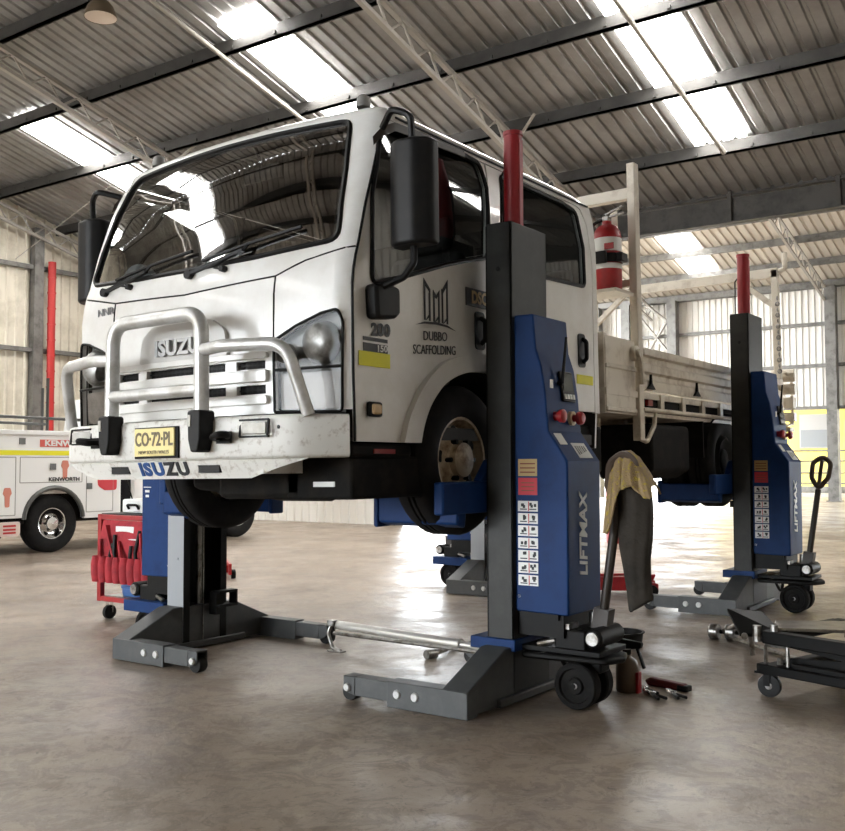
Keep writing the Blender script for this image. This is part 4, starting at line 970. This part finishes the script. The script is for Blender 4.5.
# jacket and towel hung over the tiller of the near lift
mb = MB()
prof = [(1.15,1.625,.03,.03),(1.13,1.63,.06,.05),(1.09,1.65,.08,.065),(1.02,1.675,.085,.075),(.93,1.69,.083,.075),(.86,1.692,.082,.072),(.76,1.692,.077,.066),(.66,1.695,.060,.055),(.56,1.703,.054,.047),(.475,1.71,.055,.042),(.466,1.71,.05,.036)]
def jk(u, v):
    i = v*(len(prof)-1); k = min(int(i), len(prof)-2); t = i-k
    z, x, rx, ry = [lerp(prof[k][j], prof[k+1][j], t) for j in range(4)]
    a = 2*PI*u; f = 1 + .07*math.sin(3*a+4*z) + .05*math.sin(7*a-9*z)*min(1, 3*v)
    return V((x + rx*f*math.cos(a), .64 + ry*f*math.sin(a), z + .03*math.cos(a)*v))
mb.grid(jk, 56, 36)
o = mb.build('work_jacket', DARKCLOTH, None, 60); tag(o, 'dark work garment hanging under a khaki towel on the lift tiller', 'jacket')
tw = MB()
# front hem and ridge as (x, z); the cloth falls over the handle in front and a little behind
RID = [(0,1.595,1.15),(.2,1.615,1.175),(.45,1.66,1.18),(.7,1.70,1.15),(.88,1.745,1.08),(1,1.785,1.02)]
HEM = [(0,1.575,.80),(.08,1.60,.79),(.17,1.635,.90),(.24,1.655,.985),(.30,1.66,1.0),(.42,1.665,1.005),(.62,1.72,1.01),(.80,1.782,.965),(.92,1.81,.955),(1,1.818,.975)]
def tb(T_, u, k): return table([(r[0], r[k]) for r in T_], u)
def towel(u, v):
    # v 0 back hem .. .35 ridge .. 1 front hem
    rx, rz = tb(RID, u, 1), tb(RID, u, 2)
    if v < .3:
        t = 1 - v/.3; x, z, y = rx + .01*t, rz - .15*(1-.75*u)*t**1.2, .66 + .09*(1-.5*u)*t**.6
    else:
        t = (v-.3)/.7; x, z = lerp(rx, tb(HEM, u, 1), t), lerp(rz, tb(HEM, u, 2), t**1.25); y = .66 - .135*t**.45
    fold = math.sin(17*u + 2.2*v) * .011 + math.sin(41*u - 3*v) * .004
    return V((x, y + fold*(.3+t), z + .006*math.sin(23*u)*t))
tw.grid(towel, 60, 40)
o = tw.build('towel', KHAKI, None, 70); md = o.modifiers.new('thick', 'SOLIDIFY'); md.thickness = .009; tag(o, 'khaki towel with yellow pattern draped over the near lift tiller', 'towel')

# red trolley jack and red drum glimpsed beyond
def trolley_jack(loc, rz, label):
    t = thing('trolley_jack', label, 'floor jack', loc, (0,0,rz), 'red floor jacks')
    mb = MB(); mb.prism([(-.35,.04),(.35,.04),(.35,.10),(.1,.16),(-.35,.15)],'y',-.14,-.11); mb.prism([(-.35,.04),(.35,.04),(.35,.10),(.1,.16),(-.35,.15)],'y',.11,.14); mb.box(-.3,-.1,-.11,.11,.06,.13); mb.build('frame', RED, t, 40, .006)
    mb = MB(); mb.prism([(-.1,.08),(.32,.12),(.34,.17),(-.05,.14)],'y',-.04,.04); mb.build('lift_arm', RED, t, 40, .006)
    mb = MB(); mb.tube([(-.3,0,.12),(-.95,0,.20)],.018,10); mb.build('handle', RED, t)
    for x in (-.3,.3):
        for y in (-.16,.16): mb = MB(); mb.lathe([(.001,-.02),(.045,-.02),(.045,.02),(.001,.02)],(x,y,.045),'y',18); mb.build('wheel', BLACKM, t)
    return t
trolley_jack((-.12,4.35,0), .5, 'red floor jack behind the hanging jacket')
tj = trolley_jack((-4.02,3.32,.0), 2.5, 'red floor jack half hidden behind the lift by the trolley')
o = MB().lathe([(.001,0),(.28,0),(.29,.02),(.28,.30),(.29,.31),(.28,.32),(.28,.60),(.29,.62),(.28,.86),(.25,.87),(.001,.87)],(0,0,0),'z',28).build('drum', [RED], None, 40); o.location = (-2.35,9.6,0); tag(o, 'red steel drum seen in the gap beside the blue cabinet', 'drum')

# lift table and ramp at the right edge
lt = thing('lift_table', 'dark steel lift table on castors with a light platform', 'lift table', (2.108,1.228,0))
O = V(lt.location); dX = V((.93,-.30,0)).normalized(); dY = V((.30,.93,0)).normalized()
def Q(a, b, z): return dX*a + dY*b + V((0,0,z))
mb = MB()
mb.bar(Q(-.05,0,.135),Q(1.6,0,.135),.07,.045); mb.bar(Q(-.05,.6,.135),Q(1.6,.6,.135),.07,.045); mb.bar(Q(0,0,.135),Q(0,.6,.135),.06,.04); mb.bar(Q(1.5,0,.135),Q(1.5,.6,.135),.06,.04)
mb.bar(Q(.12,0,.155),Q(1.6,0,.155),.012,.05)
mb.build('base_frame', BLACKM, lt, 30, .006)
mb = MB()
for b in (0, .6): mb.bar(Q(-.02,b,.285),Q(1.6,b,.285),.06,.06)
mb.bar(Q(0,0,.285),Q(0,.6,.285),.06,.06); mb.bar(Q(.8,0,.285),Q(.8,.6,.285),.06,.05)
mb.build('top_frame', BLACKM, lt, 30, .006)
for b in (.06, .54):
    mb = MB(); mb.bar(Q(.08,b,.165),Q(1.2,b,.265),.03,.05); mb.bar(Q(1.2,b,.165),Q(.08,b,.265),.03,.05); mb.build('scissor_arm', BLACKM, lt)
mb = MB(); mb.tube(fillet([Q(-.02,.0,.155),Q(-.02,.0,.245),Q(.10,.0,.25),Q(.10,.0,.155)],.01,2),.009,8); mb.tube([Q(.045,.02,.155),Q(.045,.02,.19)],.014,8); mb.tube([Q(-.05,-.02,.26),Q(-.05,-.02,.335)],.022,10); mb.tube([Q(.03,.0,.26),Q(.03,.0,.345)],.018,10); bsplit(mb, 'lock_pin', STEEL, lt)
for a, b in ((0,0),(0,.6),(1.5,0),(1.5,.6)):
    mb = MB(); mb.lathe([(.001,-.018),(.02,-.02),(.052,-.018),(.055,-.01),(.055,.01),(.052,.018),(.02,.02),(.001,.018)],Q(a,b,.055),'y',24); w = mb.build('castor', BLACKP, lt, 30)
    mb = MB(); mb.lathe([(.001,-.024),(.016,-.022),(.018,-.018)],Q(a,b,.055),'y',12); mb.build('hub', STEEL, w)
    mb = MB(); mb.bar(Q(a,b-.025,.055),Q(a,b-.025,.115),.03,.006); mb.bar(Q(a,b+.025,.055),Q(a,b+.025,.115),.03,.006); mb.bar(Q(a-.06,b,.115),Q(a+.06,b,.115),.07,.01); mb.build('castor_fork', BLACKM, w)
mb = MB()
pl = [V((2.06,1.50,.325))-O, V((2.13,1.23,.33))-O, V((2.75,1.45,.335))-O, V((2.70,1.85,.33))-O]
mb.add([p for p in pl]+[p-V((0,0,.015)) for p in pl],[(0,1,2,3),(7,6,5,4),(0,4,5,1),(1,5,6,2),(2,6,7,3),(3,7,4,0)]); mb.build('platform', mat('checker_plate', srgb(120,112,100), .35, .6, col2=srgb(80,72,62), nscale=14), lt, 0, .004)
rp = thing('loading_ramp', 'tilted dark steel ramp plate leaning on small rollers beside the lift table', 'ramp', (1.40,2.62,0))
O2 = V(rp.location)
mb = MB(); pl = [V((1.66,1.96,.30))-O2, V((1.86,1.957,.30))-O2, V((2.04,1.66,.245))-O2, V((1.68,2.10,.14))-O2][:0] + [V((1.66,1.959,.30))-O2, V((1.86,1.957,.30))-O2, V((2.076,1.606,.24))-O2, V((1.794,1.761,.20))-O2]
mb.add([p for p in pl]+[p-V((0,0,.02)) for p in pl],[(0,1,2,3),(7,6,5,4),(0,4,5,1),(1,5,6,2),(2,6,7,3),(3,7,4,0)]); mb.build('ramp_plate', BLACKM, rp, 0, .004)
mb = MB(); mb.tube(fillet([V((0,.02,.05)),V((.12,-.02,.11)),V((.22,-.25,.10)),V((.45,-.95,.2))],.06,4),.018,8); mb.tube([V((.05,.0,.02)),V((.8,-.65,.02))],.014,8); mb.tube([V((.35,-.5,.02)),V((.33,-.5,.22))],.016,8); mb.build('ramp_frame', STEEL, rp)
for k in (0, 1):
    mb = MB(); mb.lathe([(.001,-.03),(.045,-.03),(.05,-.022),(.05,.022),(.045,.03),(.001,.03)],V((-.045+.095*k,.0+.03*k,.05)),'x',20); mb.build('roller', STEEL, rp, 30)
mb = MB(); mb.tube([V((-.09,0,.05)),V((.1,.03,.05))],.014,8); mb.build('axle', BLACKM, rp)

# red tool trolley beside the left lift
tr = thing('tool_trolley', 'red tool trolley with canvas pockets beside the service truck', 'tool trolley', (-2.60,.92,0))
W_, D_ = .78, .46
mb = MB()
for x in (0, W_):
    for y in (0, D_): mb.bar((x,y,.13),(x,y,.76),.04,.04)
for z in (.15, .74):
    mb.bar((0,0,z),(W_,0,z),.035,.035); mb.bar((0,D_,z),(W_,D_,z),.035,.035); mb.bar((0,0,z),(0,D_,z),.035,.035); mb.bar((W_,0,z),(W_,D_,z),.035,.035)
mb.build('frame', RED, tr, 30, .004)
mb = MB(); mb.box(.02,W_-.02,.02,D_-.02,.155,.17); mb.build('shelf', STEEL, tr)
mb = MB(); mb.box(.0,W_,.0,D_,.755,.765); mb.build('top_tray', BLACKM, tr)
mb = MB()
def cv(u, v): return V((.03+u*(W_-.06), -.005-.012*math.sin(3*u+2*v)-.02*math.sin(PI*v), .72-.33*v))
mb.grid(cv, 20, 10); mb.build('canvas_roll', REDCLOTH, tr, 60)
for k in range(10):
    x = -.02+k*.08
    mb = MB(); mb.lathe([(.001,.27),(.034,.275),(.042,.33),(.044,.40),(.034,.46),(.03,.46),(.03,.36),(.001,.35)],(x+.02,-.035,0),'z',14); mb.build('pocket', REDCLOTH, tr, 60)
for k, (x, l) in enumerate(((.06,.16),(.16,.13),(.23,.20),(.30,.15),(.38,.12),(.46,.24),(.53,.22),(.60,.15))):
    mb = MB(); mb.tube([(x,-.04,.38),(x+.015*math.sin(k*2),-.055,.44+l*.25),(x+.04*math.sin(k*1.7),-.05,.44+l*.9)],[.012,.014,.012],8)
    o = mb.build('hand_tool', BLACKP if k % 3 else REDCLOTH, None); o.location = tr.location; tag(o, '%s tool handle in the canvas pockets, %s from the outer post of the trolley' % ('black' if k % 3 else 'red', ['first','second','third','fourth','fifth','sixth','seventh','eighth'][k]), 'hand tool', 'tools in the trolley pockets')
mb = MB(); mb.bar((.11,-.03,.68),(.22,-.05,.46),.04,.02); mb.build('strap', REDCLOTH, tr)
text('TOOLS', .06, (.33,-.045,.655), (1,0,0), (0,.1,1), 'lettering', STICK, tr, .002, 1.2) if False else None
mb = MB(); mb.box(.20,.40,-.03,-.024,.63,.68); mb.box(.20,.44,-.034,-.026,.585,.595); mb.build('logo_patch', STICK, tr, 40, .01)
for x in (.05, W_-.05):
    for y in (.04, D_-.04):
        mb = MB(); mb.lathe([(.001,-.015),(.05,-.015),(.05,.015),(.001,.015)],(x,y,.05),'x',20); w = mb.build('castor', BLACKP, tr, 30)
        mb = MB(); mb.bar((x-.025,y,.05),(x-.025,y,.13),.03,.006); mb.bar((x+.025,y,.05),(x+.025,y,.13),.03,.006); mb.bar((x,y-.03,.128),(x,y+.03,.128),.06,.008); mb.build('castor_fork', CHROME, w)
mb = MB(); mb.lathe([(.001,0),(.15,0),(.155,.02),(.155,.05),(.165,.055),(.165,.07),(.155,.075),(.155,.13),(.168,.135),(.168,.155),(.15,.155),(.14,.03),(.001,.03)],(0,0,0),'z',28)
o = mb.build('tub', BLUETUB, None, 40); o.location = (-2.36,1.12,.172); tag(o, 'blue round tub on the lower shelf of the red trolley', 'tub')
cs = thing('tool_case', 'white case lying on top of the red tool trolley', 'case', (-2.40,1.15,.766))
mb = MB(); mb.box(-.14,.18,-.1,.14,0,.10); mb.build('case_body', STICK, cs, 40, .015)
mb = MB(); mb.tube(fillet([(-.05,-.105,.03),(-.05,-.125,.06),(.06,-.125,.06),(.06,-.105,.03)],.015,3),.009,8); mb.build('case_handle', BLACKP, cs)

# white service truck at the left
U = thing('service_truck', 'white service truck with yellow stripe parked behind the red tool trolley', 'truck', (-7.75,4.0,0))
ux = U.location.x
def UB(): return MB(Matrix.Translation((-ux*0, 0, 0)))
def bx(mb, x0, x1, y0, y1, z0, z1): return mb.box(x0, x1, y0-4.0, y1-4.0, z0, z1)
SX = lambda u, v: V((0.0, u-4.0, v))
archo = [(4.02+.43*math.cos(a), .42+.41*math.sin(a)) for a in [PI*k/16 for k in range(17)]]
mb = MB()
mb.patch(SX, [(1.0,.46),(3.57,.46)] + [(p[0],max(.46,p[1])) for p in archo[::-1]][1:-1] + [(4.47,.42),(5.05,.42),(5.05,1.53),(1.0,1.53)], [], .2, 0, .05)
bx(mb, -1.85,-.05,1.0,5.05,.75,1.52); bx(mb, -1.85,-.04,1.0,1.04,.46,1.5); bx(mb, -1.85,-.04,5.0,5.05,.46,1.5); bx(mb, -1.87,.02,.98,5.07,1.50,1.56)
body = mb.build('service_body', UTEW, U, 30, .006)
mb = MB()
def ln(a, b, r=.006): mb.tube([SX(*a), SX(*b)], r, 4)
for (y0, y1, z0, z1) in ((3.53,4.43,.90,1.22),(2.2,3.47,.50,1.22),(4.50,4.92,.50,1.0)):
    ln((y0,z0),(y1,z0)); ln((y0,z1),(y1,z1)); ln((y0,z0),(y0,z1)); ln((y1,z0),(y1,z1))
mb.build('locker_seam', mat('seam_grey', srgb(165,163,158), .6), body)
mb = MB(); bx(mb, .0,.004,1.0,5.04,1.245,1.305); mb.build('reflective_stripe', YELLOW, body)
mb = MB()
for y, z in ((3.55,1.42),(3.99,1.10),(4.54,.84)): bx(mb, 0,.015,y-.04,y+.04,z-.04,z+.04)
bsplit(mb, 'locker_latch', mat('latch_grey', srgb(110,112,112), .4, .6), body)
mb = MB(); bx(mb, 0,.006,3.80,4.70,1.35,1.445); sgn = mb.build('sign_strip', mat('sign_redpink', srgb(205,90,80), .5), body)
text('KENWORTH', .10, (.008,.25,1.397), (0,1,0), (0,0,1), 'lettering', STICK, sgn, .001, 1.35, .004)
text('KENWORTH', .07, (.004,.16,.935), (0,1,0), (0,0,1), 'lettering', DARKTXT, body, .001, 1.15, .002)
PALER = mat('sticker_pale_red', srgb(205,130,110), .6)
for y, z in ((3.36,.72),(4.17,1.06)): 
    mb = MB(); mb.prism(fillet([(y-4-.03,z-.12,0),(y-4+.03,z-.12,0),(y-4+.035,z+.01,0),(y-4+.06,z+.05,0),(y-4+.04,z+.12,0),(y-4-.04,z+.12,0),(y-4-.06,z+.05,0),(y-4-.035,z+.01,0)],.02,3,True),'x',0,.004); mb.build('red_sticker', PALER, body)
mb = MB(); mb.patch(SX, fillet([(4.66,.96,0),(4.68,.84,0),(4.78,.78,0),(4.98,.78,0),(4.98,.96,0)],.05,4,True), [], .1, .004); mb.build('red_decal', mat('decal_red', srgb(205,60,70), .5), body)
mb = MB(); mb.tube([SX(p[0], max(.44,p[1])) for p in archo], .03, 8); mb.build('arch_trim', mat('arch_grey', srgb(90,90,88), .4, .5), body)
mb = MB(); mb.grid(lambda u, v: V((-.02-.5*v, archo[int(round(u*16))][0]-4.0, max(.4,archo[int(round(u*16))][1]))), 16, 2); bx(mb,-1.7,-.1,1.0,7.6,.38,.75); mb.build('underbody', UNDER, U)
for s_, x in ((1,-.15),(-1,-1.7)):
    road_wheel(U, x, .03, .37, s_, .37, .24, .20, 'wheel', CHROME, .06); road_wheel(U, x, 3.3, .37, s_, .37, .24, .20, 'wheel', CHROME, .06)
road_wheel(U, -.15, -1.1, .37, 1, .37, .24, .20, 'wheel', CHROME, .06)
mb = MB(); mb.patch(SX, fillet([(3.24,.42,0),(3.24,.27,0),(3.27,.24,0),(3.50,.24,0),(3.53,.27,0),(3.53,.42,0)],.03,3,True), [], .1, .02, .01); mf = mb.build('mud_flap', mat('flap_pale', srgb(222,205,195), .7), U)
text('SERVICE', .06, (.024,-.615,.30), (0,1,0), (0,0,1), 'lettering', REDTXT, mf, .001, .9, .002) if False else None
mb = MB()
for z in (.285,.325,.37): bx(mb,.02,.024,3.30,3.47,z-.012,z+.012)
mb.build('flap_print', REDTXT, mf)
mb = MB(); bx(mb,-1.85,-.02,5.25,7.4,.55,1.25)
mb.prism([(5.3-4,1.25),(7.4-4,1.25),(6.75-4,2.05),(5.4-4,2.1)],'x',-1.78,-.08); cabu = mb.build('cab', UTEW, U, 30, .05, 3)
mb = MB(); mb.prism([(5.5-4,1.3),(6.9-4,1.3),(6.5-4,1.95),(5.55-4,1.98)],'x',-.085,-.06); mb.build('cab_window', mat('ute_glass', srgb(40,44,48), .1), cabu)
mb = MB(); bx(mb,-1.85,-.4,5.05,5.25,.40,.9); mb.tube([(.0,1.06,1.4),(.0,1.15,.9),(0,1.3,.5)],.01,6); bx(mb,-.6,-.05,5.08,5.5,.48,.95); mb.build('fuel_filler_area', BLACKM, U)
mb = MB()
for y in (1.3,2.6,4.0,4.95): 
    for x in (-1.7,-.15): mb.tube([(x,y-4,1.55),(x,y-4,2.25)],.02,6)
for x in (-1.7,-.15): mb.tube([(x,-2.8,1.74),(x,1.0,1.72)],.02,6)
mb.build('ladder_rack', mat('rack_dark', srgb(70,70,68), .5, .4), U)

# pendant high-bay lamp
pl = thing('pendant_lamp', 'bell shaped metal pendant lamp hanging from the roof', 'lamp', (-6.22,3.5,6.40))
mb = MB(); mb.lathe([(.19,0),(.185,.03),(.15,.13),(.09,.20),(.07,.21),(.07,.30),(.05,.32),(.001,.32)],(0,0,0),'z',28); mb.build('lamp_shade', mat('shade_brown', srgb(110,96,78), .4, .5), pl, 50)
mb = MB(); mb.lathe([(.184,.003),(.14,.02),(.08,.04),(.001,.045)],(0,0,0),'z',24); mb.build('diffuser', mat('frosted', srgb(220,205,190), .4), pl)
mb = MB(); mb.tube([(0,0,.31),(0,0,RZ(3.5)-6.40-.15)],.012,6); mb.build('suspension_rod', BLACKM, pl)

# outside: yellow building, railing
yb = thing('building', 'yellow rendered building standing outside the far opening', 'building', (-6,36,0))
mb = MB(); mb.box(-4.6,9,0,5,0,4.2); mb.build('wall', YELLOWB, yb)
mb = MB(); mb.box(-.9,.3,-.06,.02,1.7,3.0); wi = mb.build('window', mat('frame_grey', srgb(150,150,150), .5), yb)
mb = MB(); mb.box(-.85,.25,-.08,-.05,1.75,2.4); mb.build('pane', mat('pane_grey', srgb(120,124,128), .2), wi)
mb = MB(); mb.box(-2.5,-2.42,-.1,.02,0,3.0); mb.box(-4.6,9,-.08,.02,.0,.25); mb.build('wall_trim', GALV, yb)
ra = thing('railing', 'pale steel railing in front of the yellow building', 'railing', (-6,31.5,0))
mb = MB()
for z in (.45,.8,1.2,1.55): mb.tube([(-9,0,z),(6,0,z)],.03,6)
mb.build('rails', GALV, ra)
for k in range(6): mb = MB(); mb.tube([(-9+3*k,0,0),(-9+3*k,0,1.6)],.04,6); mb.build('post', GALV, ra)
kb = MB(); kb.box(-18,6,30.9,31.2,0,.12); struct(kb, 'trim_130', CONC2, 'low kerb outside the far opening', 'kerb')

# ------------------------------------------------------------------ camera, light
F_, YAW, PIT, RL = 994.5915, .620676, .0492855, -.0024563
cd = bpy.data.cameras.new('camera'); cam = bpy.data.objects.new('camera', cd); COL.objects.link(cam)
cd.sensor_fit = 'HORIZONTAL'; cd.sensor_width = 36; cd.lens = F_/845*36; cd.clip_start = .05; cd.clip_end = 300
Fw = V((-math.sin(YAW)*math.cos(PIT), math.cos(YAW)*math.cos(PIT), math.sin(PIT))); Rt = V((math.cos(YAW), math.sin(YAW), 0)); Up = Rt.cross(Fw)
r2 = Rt*math.cos(RL) + Up*math.sin(RL); u2 = -Rt*math.sin(RL) + Up*math.cos(RL)
cam.matrix_world = Matrix(((r2.x,u2.x,-Fw.x,3.5614),(r2.y,u2.y,-Fw.y,-3.65817),(r2.z,u2.z,-Fw.z,1.11496),(0,0,0,1)))
sc = bpy.context.scene; sc.camera = cam
w = bpy.data.worlds.new('sky'); sc.world = w; w.use_nodes = True; bg = w.node_tree.nodes['Background']
bg.inputs['Color'].default_value = (.90,.955,1,1); bg.inputs['Strength'].default_value = 7
sd = bpy.data.lights.new('sun', 'SUN'); sd.energy = 2; sd.angle = math.radians(2); sd.color = (1,.93,.8); so = bpy.data.objects.new('sun', sd); COL.objects.link(so)
so.rotation_euler = V((-.35,.55,-.75)).to_track_quat('-Z','Y').to_euler()
sc.view_settings.view_transform = 'Standard'; sc.view_settings.look = 'None'; sc.view_settings.exposure = 1.5; sc.view_settings.gamma = 1; sc.view_settings.use_curve_mapping = False
sc.cycles.use_denoising = True; sc.cycles.max_bounces = 8; sc.cycles.diffuse_bounces = 4; sc.cycles.glossy_bounces = 4; sc.cycles.transparent_max_bounces = 12; sc.cycles.caustics_reflective = False; sc.cycles.caustics_refractive = False
sc.cycles.sample_clamp_indirect = 6
